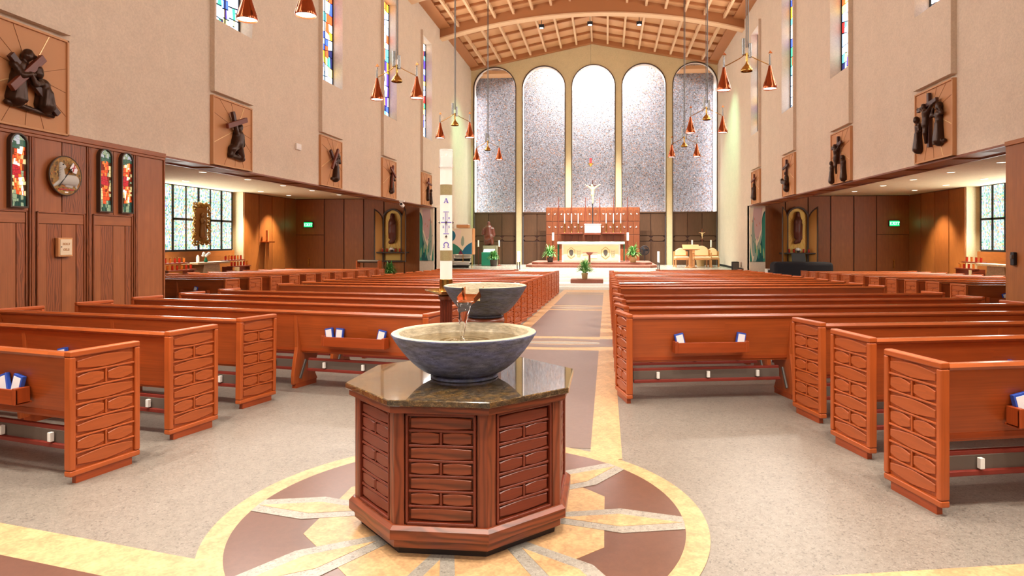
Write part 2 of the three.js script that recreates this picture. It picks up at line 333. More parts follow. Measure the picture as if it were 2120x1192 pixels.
for (const side of [-1, 1]) bays.forEach(([a, b], i) => {
  const w = a - b - .12, h = WIN[1] - WIN[0], X = side < 0 ? XL - .21 : XR + .21;
  const o = structGroup(`window_${++winN}`, `tall stained glass window, ${['rearmost', 'second', 'third', 'fourth', 'fifth', 'sixth', 'seventh'][i]} bay of the ${side < 0 ? 'left' : 'right'} upper wall`);
  o.position.set(X, (WIN[0] + WIN[1]) / 2, (a + b) / 2); o.rotation.y = side < 0 ? Math.PI / 2 : -Math.PI / 2;
  mesh('lead_plate', box(w, h, .03, 0, 0, -.03), mt.lead, o);
  mesh('window_frame', [box(.05, h, .06, -w / 2 + .02, 0, 0), box(.05, h, .06, w / 2 - .02, 0, 0), box(w, .05, .06, 0, -h / 2 + .025, 0)], mt.lead, o);
  mesh('mullion', box(.035, h, .05, w * .08, 0, 0), mt.lead, o);
  for (const p of splitRect(w - .09, h - .06, i < 2 ? .5 : i < 4 ? .034 : .08)) {
    const cy = p.reduce((s, q) => s + q[1], 0) / p.length / h;
    const hot = Math.sin(cy * 14 + i * 1.7 + side) > .45;
    const k = hot ? Math.floor(rr(3, 13)) : (rnd() < .62 ? Math.floor(rr(0, 4)) : Math.floor(rr(3, 14)));
    mesh('glass_pane', extr(poly(shrink(p, .019)), .012), palette[Math.min(13, k)], o);
  }
  const L = new THREE.RectAreaLight(new THREE.Color(1, .97, .92), WIN_L, w, h); L.position.set(X - side * .33, (WIN[0] + WIN[1]) / 2, (a + b) / 2); L.lookAt(X - side * 5, (WIN[0] + WIN[1]) / 2, (a + b) / 2); scene.add(L); L.name = 'window_daylight';
});

// gable ceiling with purlins, cross rafters and arched beams
{
  const c = structGroup('ceiling', 'tan timber gable ceiling with purlins running to the altar wall');
  const slope = (RIDGE - EAVE) / (CX - XL), ang = Math.atan(slope), L = Math.hypot(RIDGE - EAVE, CX - XL);
  for (const s of [-1, 1]) {
    const g = box(L + .3, .12, ZN - ZB + 1.7, 0, 0, 0, 2); g.rotateZ(s < 0 ? ang : -ang);
    mesh('ceiling_plane', g.translate(CX + s * (CX - XL) / 2, (RIDGE + EAVE) / 2 + .07, (ZN + ZB - 1.7) / 2), mt.ceil, c);
    for (let k = 0; k < 8; k++) {
      if (s > 0 && k === 0) continue;
      const x = CX + s * k * .865, y = RIDGE - slope * k * .865;
      const p = box(.10, .16, ZN - ZB - .3, 0, 0, 0); mesh('purlin', p.translate(x, y - .12, (ZN + ZB + .3) / 2), mt.purlin, c);
    }
    // edge board along the wall
    const e = box(.5, .1, ZN - ZB, 0, 0, 0, 2); e.rotateZ(s < 0 ? ang : -ang); mesh('edge_board', e.translate(s < 0 ? XL + .24 : XR - .24, EAVE - .03, (ZN + ZB) / 2), mt.beam, c);
  }
  const rafter = (z, d, wd) => { for (const s of [-1, 1]) { const g = box(L, d, wd, 0, 0, 0); g.rotateZ(s < 0 ? ang : -ang); mesh('rafter', g.translate(CX + s * (CX - XL) / 2, (RIDGE + EAVE) / 2 - d / 2 + .02, z), mt.beam, c); } };
  for (let b = 0; b < 9; b++) { const z0 = -30.1 + 4.9 * b; if (z0 > ZN) break; for (let k = 1; k < 5; k++) if (z0 + 4.9 * k / 5 < ZN) rafter(z0 + 4.9 * k / 5, .13, .1); }
  for (let k = 1; k < 5; k++) rafter(-30.1 - 6.6 * k / 5, .13, .1);
  rafter(ZB + .18, .26, .32);
  // arched beams
  for (let b = 0; b < 8; b++) {
    const z = -30.1 + 4.9 * b; const s = new THREE.Shape(), N = 24, x0 = XL + .0, x1 = XR;
    s.moveTo(x0, EAVE + .05); s.lineTo(CX, RIDGE + .05); s.lineTo(x1, EAVE + .05); s.lineTo(x1, 11.02);
    for (let i = N; i >= 0; i--) { const u = i / N * 2 - 1; s.lineTo(CX + u * (CX - XL), 11.98 - .96 * u * u); }
    s.closePath();
    mesh('arched_beam', uvm(extr(s, .38).translate(0, 0, z - .19), 0), mt.beam, c);
    // moulding under the beam
    const m = []; for (let i = 0; i < N; i++) { const u0 = i / N * 2 - 1, u1 = (i + 1) / N * 2 - 1; const A = [CX + u0 * (CX - XL), 11.98 - .96 * u0 * u0], B = [CX + u1 * (CX - XL), 11.98 - .96 * u1 * u1]; const q = box(Math.hypot(B[0] - A[0], B[1] - A[1]) + .01, .06, .46, 0, 0, 0); q.rotateZ(Math.atan2(B[1] - A[1], B[0] - A[0])); m.push(q.translate((A[0] + B[0]) / 2, (A[1] + B[1]) / 2, z)); }
    mesh('beam_moulding', m, mt.purlin, c);
  }
}
// altar wall: five arched openings onto a daylight shaft
const archX = [-2, -1, 0, 1, 2].map((k) => -.745 + 2.818 * k), AR = 1.243, SPR = 10.28;
{
  const s = poly([[XL - .1, -.1], [XR + .1, -.1], [XR + .1, EAVE], [CX, RIDGE + .1], [XL - .1, EAVE]]);
  for (const x of archX) { const h = new THREE.Path(); h.moveTo(x - AR, 0); h.lineTo(x - AR, SPR); h.absarc(x, SPR, AR, Math.PI, 0, true); h.lineTo(x + AR, 0); h.closePath(); s.holes.push(h); }
  const w = struct('wall_back', uvm(extr(s, .32, 0, 24).translate(0, 0, ZB - .32), 0, 0, 0), mt.plasterBack, 'yellow cream wall behind the altar with five tall round arches');
  for (const x of archX) {
    // thin dark frame round the arch and pale inner reveal
    const f = new THREE.Shape(); f.moveTo(x - AR, .2); f.lineTo(x - AR, SPR); f.absarc(x, SPR, AR, Math.PI, 0, true); f.lineTo(x + AR, .2); f.lineTo(x + AR - .05, .2); f.lineTo(x + AR - .05, SPR); f.absarc(x, SPR, AR - .05, 0, Math.PI, false); f.lineTo(x - AR + .05, .2); f.closePath();
    mesh('arch_frame', extr(f, .1, 0, 24).translate(0, 0, ZB - .06), mt.bronzeFrame, w);
    const r = new THREE.Shape(); r.moveTo(x - AR + .01, 3.2); r.lineTo(x - AR + .01, SPR); r.absarc(x, SPR, AR - .01, Math.PI, 0, true); r.lineTo(x + AR - .01, 3.2); r.lineTo(x + AR - .035, 3.2); r.lineTo(x + AR - .035, SPR); r.absarc(x, SPR, AR - .035, 0, Math.PI, false); r.lineTo(x - AR + .035, 3.2); r.closePath();
    mesh('arch_reveal', extr(r, .42, 0, 24).translate(0, 0, ZB - .48), mt.reveal, w);
  }
  // dark wood wainscot in each bay, three boards with a shaped rail
  archX.forEach((x, i) => {
    const t = structGroup(`trim_${i + 1}`, `dark wood panelling below the ${['far left', 'second', 'middle', 'fourth', 'far right'][i]} arch`);
    const w2 = AR * 2 - .1;
    mesh('backing', span(x - w2 / 2, x + w2 / 2, .2, 3.14, ZB - .14, ZB - .2, 1), mt.groove, t);
    for (let k = 0; k < 3; k++) {
      const a = x - w2 / 2 + w2 * k / 3 + .012, b = a + w2 / 3 - .024;
      mesh('board', rspan(a, b, .22, 1.52, ZB - .1, ZB - .14, .01, 1), k % 2 ? mt.wainsB : mt.wains, t);
      mesh('board', rspan(a, b, 1.86, 3.12, ZB - .1, ZB - .14, .01, 1), k % 2 ? mt.wains : mt.wainsB, t);
      const m = (a + b) / 2, hw = (b - a) / 2; mesh('lozenge_rail', uvm(extr(poly([[m - hw, 1.69], [m - hw + .12, 1.56], [m + hw - .12, 1.56], [m + hw, 1.69], [m + hw - .12, 1.82], [m - hw + .12, 1.82]]), .02, .008).translate(0, 0, ZB - .13), 0), mt.wainsB, t);
    }
    mesh('cap', span(x - w2 / 2, x + w2 / 2, 3.12, 3.2, ZB - .06, ZB - .34), mt.wains, t);
  });
  struct('wall_shaft', uvm(span(XL - .1, XR + .1, 3.0, 13.0, ZB - 1.28, ZB - 1.5), 0, 0, 0), M({ color: '#c9c4c2', map: pebble.map, bumpMap: pebble.bump, bumpScale: .02, roughness: .75 }), 'rough wall of small grey and white stones behind the arches');
  struct('wall_shaft_ledge', span(XL - .1, XR + .1, 3.06, 3.14, ZB - .32, ZB - 1.3), mt.reveal, 'ledge at the foot of the stone wall');
  for (const s of [-1, 1]) struct(s < 0 ? 'wall_shaft_left' : 'wall_shaft_right', span(s < 0 ? XL - .12 : XR - .02, s < 0 ? XL + .02 : XR + .12, 3, 12, ZB - .32, ZB - 1.3), mt.reveal, `${s < 0 ? 'left' : 'right'} side of the light shaft behind the arches`);
  for (const s of [-1, 1]) struct(s < 0 ? 'ceiling_shaft_left' : 'ceiling_shaft_right', span(s < 0 ? XL : 3.6, s < 0 ? -5.05 : XR, 11.2, 11.4, ZB - .3, ZB - 1.3), mt.ceil, `tan boarded top of the shaft at its ${s < 0 ? 'left' : 'right'} end`);
  // skylight over the three middle arches
  const sky = thing('skylight', 'bright skylight above the stone wall behind the middle arches', 'skylight', [-.73, 12.6, ZB - .8]);
  mesh('skylight_glow', box(8.6, .03, .9), glow('#f6f8ff', 6), sky);
  mesh('skylight_frame', [box(8.8, .12, .05, 0, 0, .47), box(8.8, .12, .05, 0, 0, -.47), box(.05, .12, .9, -4.35, 0, 0), box(.05, .12, .9, 4.35, 0, 0)], mt.white, sky);
  const L = new THREE.RectAreaLight(new THREE.Color(.95, .97, 1), SHAFT_L, 8.6, .9); L.position.set(-.73, 12.55, ZB - .8); L.lookAt(-.73, 0, ZB - .8); scene.add(L); L.name = 'skylight_light';
  // tall glazed slots in the two ends of the shaft
  for (const s of [-1, 1]) {
    const x = s < 0 ? XL + .035 : XR - .035;
    const o = thing('side_slot_window', `tall white glazed slot at the far ${s < 0 ? 'left' : 'right'} end behind the arches`, 'window', [x, 3.14, ZB - .84]);
    mesh('slot_window_glow', box(.02, 6.9, .72, 0, 3.5, 0), glow('#fbfcff', 3), o); mesh('slot_frame', [box(.03, 7, .05, 0, 3.5, .38), box(.03, 7, .05, 0, 3.5, -.38), box(.03, .05, .8, 0, .025, 0), box(.03, .05, .8, 0, 6.98, 0)], mt.white, o);
    const R = new THREE.RectAreaLight(new THREE.Color(.96, .98, 1), SLOT_L, .72, 6.9); R.position.set(x - s * .03, 6.64, ZB - .84); R.lookAt(x - s * 4, 6.64, ZB - .84); scene.add(R); R.name = 'slot_window_light';
  }
  struct('wall_front', span(XL - TW, XR + TW, -.2, 13.2, ZN, ZN + .3), mt.plaster, 'plain wall behind the viewer');
  struct('ceiling_shaft', span(XL - .2, XR + .2, 13.0, 13.2, ZB - .2, ZB - 1.6), mt.reveal, 'roof over the light shaft');
}
// steps and sanctuary floor
{
  const st = structGroup('floor_steps', 'pale stone steps and landing before the altar');
  const riser = [[-27.3, -.355], [-27.7, -.25], [-29.05, -.13], [-29.4, -.01], [-29.75, .105], [-30.1, .22]];
  riser.forEach(([z, y], i) => mesh('step', uvm(rspan(XL, XR, y - .3, y, z, i < 5 ? riser[i + 1][0] - .06 : -30.6, .008), 0, 0, 0), mt.whiteStone, st));
  struct('floor_sanctuary', uvm(span(XL, XR, -.2, .22, -30.55, ZB + .01), 0, 0, 0), mt.sanctFloor, 'pale grey sanctuary floor around the altar platform');
  const pl = structGroup('floor_platform', 'two low red stone steps carrying the altar');
  const step = (x0, x1, z0, z1, y0, y1, c) => { const s = poly([[x0, -(z0 - c)], [x0 + c, -z0], [x1 - c, -z0], [x1, -(z0 - c)], [x1, -z1], [x0, -z1]]); mesh('riser', uvm(extr(s, y1 - y0 - .03).rotateX(-Math.PI / 2).translate(0, y0, 0), 0, 0, 0), mt.redStoneEdge, pl); mesh('tread', uvm(extr(s, .03).rotateX(-Math.PI / 2).translate(0, y1 - .03, 0), 0, 0, 0), mt.redStone, pl); };
  step(-4.12, 2.52, -32.9, -36.6, .22, .35, .35); step(-3.86, 2.3, -33.35, -36.6, .35, .47, .35);
}
// ---------------------------------------------------------------- side chapels, soffits and the panelled wall
const CH = 3.5;
function chapel(side) {
  const left = side < 0, Xn = left ? XL : XR, Xo = left ? -14.33 : 12.74, nm = left ? 'left' : 'right', zt = -29, zn = -10.8;
  const X = (a) => a, lo = Math.min, hi = Math.max;
  const sp = (xa, xb, y0, y1, z0, z1, g) => span(lo(xa, xb), hi(xa, xb), y0, y1, z0, z1, g);
  // ceiling
  struct(`ceiling_chapel_${nm}`, uvm(sp(Xn + side * TW, Xo + side * 1.3, CH, CH + .15, zn + .3, zt - .2), 0, 0, 0), mt.chapelCeil, `cream ceiling of the ${nm} side chapel`);
  // soffit boards under the upper wall
  const so = structGroup(`trim_soffit_${nm}`, `glossy wood boards under the lower edge of the ${nm} wall`);
  mesh('edge_strip', sp(Xn, Xn + side * .05, SOFF - .035, SOFF, zn + 4, zt - .25, 2), mt.soffit, so); mesh('edge_strip', sp(Xn + side * (TW - .05), Xn + side * TW, SOFF - .035, CH, zn, zt - .25, 2), mt.soffit, so);
  for (let z = zn + .2, k = 0; z > zt; z -= .95, k++) mesh('soffit_panel', sp(Xn + side * .05, Xn + side * (TW - .05), SOFF - (k % 2 ? .012 : .03), SOFF - .002, z, Math.max(z - .93, zt), 0), k % 2 ? mt.soffit : mt.chapelWood, so);
  // end pier that carries the wall
  struct(`wall_pier_${nm}`, uvm(sp(Xn, Xn + side * TW, -.7, SOFF, -28.8, -29.3), 0, 0, 0), mt.plaster, `cream pier at the end of the ${nm} chapel`);
  // rear wall of wood boards
  const w = structGroup(`wall_chapel_${nm}`, `dark wood board wall at the far end of the ${nm} chapel`);
  mesh('backing', sp(Xn + side * TW, Xo, -.7, CH, zt - .03, zt - .2), mt.groove, w);
  const joints = (left ? [-8.37, -9.17, -10.12, -11.08, -12.02, -12.96] : [6.75, 7.65, 8.6, 9.53, 10.48, 11.41]);
  for (let k = 0; k < 5; k++) mesh('board', rspan(lo(joints[k], joints[k + 1]) + .02, hi(joints[k], joints[k + 1]) - .02, -.6, CH - .02, zt, zt - .04, .008, 1), k % 2 ? mt.chapelWood : mt.chapelWoodB, w);
  const dx = [lo(joints[5], Xo) + .012, hi(joints[5], Xo) - .012];
  mesh('board', rspan(dx[0], dx[1], 1.85, CH - .02, zt, zt - .04, .008, 1), mt.chapelWoodB, w);
  const d = structGroup(left ? 'door_1' : 'door_2', `flush wood door under the green exit sign in the ${nm} chapel`);
  mesh('door_leaf', rspan(dx[0], dx[1], -.58, 1.83, zt, zt - .04, .008, 1), mt.chapelWoodB, d);
  const hx = left ? dx[0] + .62 : dx[1] - .62;
  mesh('pull_handle', [bar([hx, .42, zt + .06], [hx, .74, zt + .06], .014), bar([hx, .45, zt], [hx, .45, zt + .06], .01), bar([hx, .71, zt], [hx, .71, zt + .06], .01), box(.07, .42, .008, hx, .58, zt + .004)], mt.brass, d);
  // exit sign
  const ex = thing('exit_sign', `green lit EXIT sign above the ${nm} chapel door`, 'sign', [left ? -13.69 : 12.1, 2.31, zt + .05]);
  mesh('housing', rbox(.44, .26, .06, 0, 0, 0, .01), mt.dark, ex); mesh('sign_glow_face', box(.4, .22, .012, 0, 0, .034), glow('#11c46a', 1.5), ex);
  const tg = new TextGeometry('EXIT', { font, size: .12, depth: .006, curveSegments: 3 }); tg.computeBoundingBox(); tg.translate(-tg.boundingBox.max.x / 2, -.06, .04); mesh('lettering', tg, glow('#d6ffe6', 1.6), ex);
  const el = new THREE.PointLight(new THREE.Color(.1, 1, .4), .12); el.position.set(left ? -13.69 : 12.1, 2.31, zt + .2); scene.add(el); el.name = 'exit_sign_light';
  // outer wall: window recess, then boards
  const ow = structGroup(`wall_chapel_outer_${nm}`, `outer wall of the ${nm} chapel with wood boards beside the bright window`);
  const zw0 = -19.4, zw1 = -24.6;
  mesh('backing', sp(Xo, Xo + side * .2, -.7, CH, zw1 - .125, zt), mt.groove, ow);
  [-24.62, -25.73, -26.8, -27.9, -28.98].reduce((a, b, k) => (mesh('board', rspan(lo(Xo - side * .04, Xo), hi(Xo - side * .04, Xo), -.6, CH - .02, a - .02, b + .02, .008, 1), k % 2 ? mt.chapelWood : mt.chapelWoodB, ow), b));
  mesh('wall_piece', uvm(sp(Xo, Xo + side * .2, -.7, CH, zn, zw0), 2, 0, 0), mt.chapelCeil, ow);
  mesh('recess_cheek', uvm(sp(Xo, Xo + side * .6, -.7, CH, zw1, zw1 - .12), 2, 0, 0), mt.chapelCeil, ow);
  mesh('recess_cheek', uvm(sp(Xo, Xo + side * .6, -.7, CH, zw0, zw0 + .12), 2, 0, 0), mt.chapelCeil, ow);
  mesh('recess_back', uvm(sp(Xo + side * .45, Xo + side * .6, -.7, CH, zw0, zw1), 2, 0, 0), mt.chapelCeil, ow);
  mesh('wood_dado', sp(Xo + side * .36, Xo + side * .44, -.6, 1.2, zw0, zw1, 2), mt.chapelWood, ow);
  mesh('wall_end', uvm(sp(Xn + side * .1, Xo + side * .2, -.7, CH, zn + .02, zn + .3), 0, 0, 0), mt.chapelCeil, ow);
  // window of small coloured squares
  const win = structGroup(`window_${++winN}`, `large leaded window of tiny pale coloured squares in the ${nm} chapel`);
  const wx = Xo + side * .38, za = zw0 - .1, zb = left ? -24.45 : -24.4, y0 = 1.24, y1 = 3.5, n = 7;
  const sq = (m) => m;
  for (let k = 0; k < n; k++) {
    const a = za + (zb - za) * k / n, b = za + (zb - za) * (k + 1) / n;
    const split = k % 3 === 1 ? [[y0, y1]] : [[y0, 2.3], [2.36, y1]];
    for (const [c, e] of split) mesh('window_light', uvm(sp(wx, wx + side * .02, c, e, a - .025, b + .025), 2, k * .13, 0), mosaic, win);
    mesh('mullion', sp(wx - side * .02, wx + side * .04, y0, y1, a + (k % 2 ? .028 : .05), a - (k % 2 ? .028 : .05)), mt.lead, win);
    if (split.length > 1) mesh('transom', sp(wx - side * .02, wx + side * .04, 2.29, 2.37, a, b), mt.lead, win);
  }
  mesh('window_frame', [sp(wx - side * .02, wx + side * .04, y0 - .04, y0 + .03, za, zb), sp(wx - side * .02, wx + side * .04, y1 - .02, y1 + .02, za, zb), sp(wx - side * .02, wx + side * .04, y0, y1, zb - .04, zb + .03)], mt.lead, win);
  const R = new THREE.RectAreaLight(new THREE.Color(.97, 1, .94), CHWIN_L, za - zb, y1 - y0); R.position.set(wx - side * .06, 2.37, (za + zb) / 2); R.lookAt(wx - side * 4, 2.37, (za + zb) / 2); scene.add(R); R.name = 'chapel_window_light';
  // recessed ceiling lights
  const dl = left ? [[-11.2, -17.2], [-13.4, -19.7], [-11.2, -19.5], [-11.2, -21.75], [-11.2, -24.0], [-13.4, -24.25], [-13.4, -26.5], [-11.15, -26.4]] : [[9.58, -16.95], [9.58, -19.3], [9.58, -21.55], [9.58, -23.8], [9.6, -26.5], [11.65, -23.8], [11.65, -26.1], [11.65, -21.5], [11.65, -19.2]];
  const ord = ['first', 'second', 'third', 'fourth', 'fifth', 'sixth', 'seventh', 'eighth', 'ninth'];
  const inner = dl.filter((p) => Math.abs(p[0] - (left ? -11.2 : 9.58)) < .3).sort((a, b) => b[1] - a[1]), outer = dl.filter((p) => !inner.includes(p)).sort((a, b) => b[1] - a[1]);
  for (const p of dl) {
    const i = inner.indexOf(p), j = outer.indexOf(p);
    const o = thing('downlight', `round recessed ceiling light, ${ord[i >= 0 ? i : j]} from the viewer in the ${i >= 0 ? 'inner' : 'outer'} row, ${nm} chapel`, 'light', [p[0], CH, p[1]], 0, `${nm} chapel downlights`);
    mesh('trim_ring', new THREE.TorusGeometry(.1, .012, 8, 20).rotateX(Math.PI / 2), mt.white, o); mesh('lamp_glow', cyl(.095, .095, .01, 0, -.004, 0, 12), glow('#fff4e0', 5), o);
    const s = new THREE.SpotLight(new THREE.Color(1, .84, .6), DOWN_I * (j >= 0 ? 1.6 : 1), 0, rad(38), .5, 2); s.position.set(p[0], CH - .03, p[1]); s.target.position.set(p[0] + (j >= 0 ? side * .75 : 0), 0, p[1]); s.castShadow = true; s.shadow.radius = 3; scene.add(s, s.target); s.name = 'downlight_beam';
  }
}
const mosaic = (() => {
  const n = 256, cells = 32; let s = 5; const R = () => { s = (s * 1664525 + 1013904223) >>> 0; return s / 4294967296; };
  const C = []; for (let i = 0; i < cells * cells; i++) { const t = R(); C.push(t < .42 ? [1, 1, .98] : t < .56 ? [.72, .88, 1] : t < .70 ? [.52, .90, .76] : t < .82 ? [1, .88, .45] : t < .89 ? [.2, .66, .4] : t < .93 ? [.95, .55, .25] : t < .965 ? [.6, .58, .95] : [.2, .6, .66]); }
  const t = tex(n, (u, v) => { const x = u * cells, y = v * cells, fx = x % 1, fyy = y % 1; const c = C[Math.floor(y) * cells + Math.floor(x)]; const e = fx < .1 || fyy < .1 ? .42 : 1; return c.map((q) => (.35 + .65 * q) * e); }, .62);
  return M({ color: '#222222', map: t, emissive: '#ffffff', emissiveMap: t, emissiveIntensity: 1.55, roughness: .4 });
})();
chapel(-1); chapel(1);

// near side walls below the soffit: wood panelling on the left, plain wood pier on the right
{
  const w = structGroup('wall_panelling', 'reddish wood panelling with upright boards and doors on the near left');
  const zA = -10.8, zB = ZN;
  mesh('backing', span(XL - TW, XL - .02, -.2, SOFF, zA, zB), mt.groove, w);
  mesh('top_trim', [rspan(XL - .02, XL + .04, SOFF - .05, SOFF + .03, zA, zB, .01, 2), rspan(XL - .02, XL + .025, SOFF - .09, SOFF - .05, zA, zB, .006, 2)], mt.wallWood, w);
  mesh('end_post', rspan(XL - TW, XL + .02, -.2, SOFF - .05, zA, zA + .03, .006, 1), mt.wallWood, w);
  mesh('board', rspan(XL - .02, XL, -.02, SOFF - .09, zA + .04, -10.14, .006, 1), mt.wallWood, w);
  // repeating bays 0.98 m wide: two upper boards, a framed leaf below, double uprights between
  for (let k = 0; k < 9; k++) {
    const z1 = -10.10 + .98 * k, z2 = z1 + .98, m = (z1 + z2) / 2;
    if (z1 > 3) break;
    mesh('upright', [rspan(XL - .02, XL + .018, -.02, SOFF - .09, z1 - .015, z1 + .015, .006, 1), rspan(XL - .02, XL + .012, -.02, SOFF - .09, z1 + .022, z1 + .045, .006, 1), rspan(XL - .02, XL + .012, -.02, SOFF - .09, z1 - .045, z1 - .022, .006, 1)], mt.wallWoodB, w);
    for (const [a, b] of [[z1 + .055, m - .006], [m + .006, z2 - .055]]) mesh('board', rspan(XL - .02, XL, 1.99, SOFF - .09, a, b, .004, 1), rnd() < .5 ? mt.wallWood : mt.wallWoodB, w);
    // leaf
    mesh('leaf_frame', [rspan(XL - .02, XL + .012, -.02, 2.0, z1 + .075, z1 + .10, .006, 1), rspan(XL - .02, XL + .012, -.02, 2.0, z2 - .10, z2 - .075, .006, 1), rspan(XL - .02, XL + .012, 1.975, 2.0, z1 + .075, z2 - .075, .006, 2)], mt.wallWoodB, w);
    mesh('leaf_rail', rspan(XL - .02, XL, 1.83, 1.972, z1 + .102, z2 - .102, .005, 2), mt.wallWood, w);
    const q = [z1 + .102, z1 + .235, m, z2 - .235, z2 - .102];
    for (let i = 0; i < 4; i++) mesh('leaf_board', rspan(XL - .02, XL - (i % 3 ? .006 : 0), -.02, 1.825, q[i] + .004, q[i + 1] - .004, .004, 1), i % 2 ? mt.wallWood : mt.wallWoodB, w);
  }
  const p = structGroup('wall_pier_wood', 'plain wood board pier at the right edge');
  mesh('backing', span(XR + .02, XR + TW, -.2, SOFF, -10.7, ZN), mt.groove, p);
  for (let k = 0, z = -10.7; z < 4; z += .98, k++) mesh('board', rspan(XR, XR + .03, -.2, SOFF - .03, z + .005, z + .975, .006, 1), k % 2 ? mt.chapelWood : mt.chapelWoodB, p);
  mesh('end_post', rspan(XR, XR + TW, -.2, SOFF, -10.72, -10.69, .006, 1), mt.chapelWoodB, p); mesh('top_trim', rspan(XR - .03, XR + .05, SOFF - .05, SOFF + .02, -10.7, ZN, .008, 2), mt.chapelWood, p);
}
// ---------------------------------------------------------------- pews
function panelShape(w, h, bow) {
  const s = new THREE.Shape(), e = h / 2 - bow;
  s.moveTo(-w / 2, -e); s.quadraticCurveTo(-w / 4, -h / 2 + bow * .25, 0, -h / 2); s.quadraticCurveTo(w / 4, -h / 2 + bow * .25, w / 2, -e);
  s.lineTo(w / 2, e); s.quadraticCurveTo(w / 4, h / 2 - bow * .25, 0, h / 2); s.quadraticCurveTo(-w / 4, h / 2 - bow * .25, -w / 2, e); s.closePath(); return s;
}
// ten raised panels in seven rows, in the XY plane, facing +z; returns [geometry, x, y] list
const panelGeoCache = {};
function panelGeo(w, h, bow, t) { const k = [w, h, bow, t].map((q) => q.toFixed(3)).join(); return panelGeoCache[k] ??= uvm(extr(panelShape(w - .008, h - .008, bow), t, .004, 4), 0); }
function panelRows(w, h, gap, t, b1 = .021, b2 = .019) {
  const out = [], rh = h / 7;
  for (let r = 0; r < 7; r++) {
    const y = h / 2 - rh * (r + .5);
    if (r % 2 === 0) out.push([panelGeo(w - gap * 1.5, rh - gap, b1, t), 0, y]);
    else for (const s of [-1, 1]) out.push([panelGeo(w / 2 - gap * 1.6, rh - gap, b2, t), s * w / 4, y]);
  }
  return out;
}
function railsGeo(w, h, t, y0 = 0) { // moulding bars between the rows
  const rh = h / 7, L = [];
  for (let r = 1; r < 7; r++) L.push(rbox(w, .014, t, 0, h / 2 - rh * r, t / 2, .005));
  for (let r = 1; r < 7; r += 2) L.push(rbox(.014, rh - .012, t, 0, h / 2 - rh * (r + .5), t / 2, .005));
  return L;
}
const PEW_H = .873, ED = .5;
const pewProto = {};
function profileX(pts, L, d, bevel = 0) { // (a = -z, y) profile swept along x
  const g = extr(poly(pts), L - 2 * bevel, bevel).rotateY(Math.PI / 2).translate(bevel, 0, 0); if (d < 0) g.translate(-L, 0, 0);
  return uvm(g, 0);
}
const endGeo = {};
function endParts(d) {
  if (endGeo[d]) return endGeo[d];
  const X = (a, b) => (d > 0 ? [a, b] : [-b, -a]);
  const sp = (a, b, y0, y1, z0, z1, r = .006, g) => rspan(...X(a, b), y0, y1, z0, z1, r, g);
  const fw = .04;
  const frame = join([sp(.024, .06, .055, PEW_H - .01, -.01, -ED + .01, .004, 1), sp(0, .063, .05 + fw, PEW_H - fw, 0, -fw, .010, 1), sp(0, .063, .05 + fw, PEW_H - fw, -ED + fw, -ED, .010, 1), sp(0, .063, PEW_H - fw, PEW_H, 0, -ED, .010, 2), sp(0, .063, .05, .05 + fw, 0, -ED, .010, 2)]);
  const fieldW = ED - 2 * fw, fieldH = PEW_H - .05 - 2 * fw, cy = (PEW_H + .05) / 2;
  const orient = (g) => g.clone().rotateY(d > 0 ? -Math.PI / 2 : Math.PI / 2);
  const rails = join(railsGeo(fieldW, fieldH, .018).map((g) => orient(g).translate(d * .025, cy, -ED / 2)));
  const panels = panelRows(fieldW, fieldH, .016, .007).map(([g, x, y]) => [orient(g), x, y + cy]);
  const panelCache = new Map(); const P = panelRows(fieldW, fieldH, .018, .011).map(([g, x, y]) => { if (!panelCache.has(g)) panelCache.set(g, orient(g)); return [panelCache.get(g), [d * .024, y + cy, -ED / 2 + (d > 0 ? x : -x)]]; });
  const plinth = sp(.012, .052, -.03, .055, -.045, -.445, .004, 2);
  const plain = join([sp(0, .05, .05, PEW_H - fw, 0, -fw, .01, 1), sp(0, .05, .05, PEW_H - fw, -ED + fw, -ED, .01, 1), sp(0, .05, PEW_H - fw, PEW_H, 0, -ED, .01, 2), sp(.012, .038, .05, PEW_H - .01, -.01, -ED + .01, .003, 1)]);
  return endGeo[d] = { frame, rails, P, plinth, plain };
}
const supportG = uvm(extr(poly([[.03, .80], [.085, .80], [.10, .62], [.16, .44], [.42, .40], [.42, .36], [.36, .25], [.36, .12], [.40, .05], [0, .05], [-.005, .14], [.02, .30], [.055, .45], [.045, .62]]), .035, .005).rotateY(Math.PI / 2), 1);
const footG = rbox(.03, .064, .03, 0, 0, 0, .004);
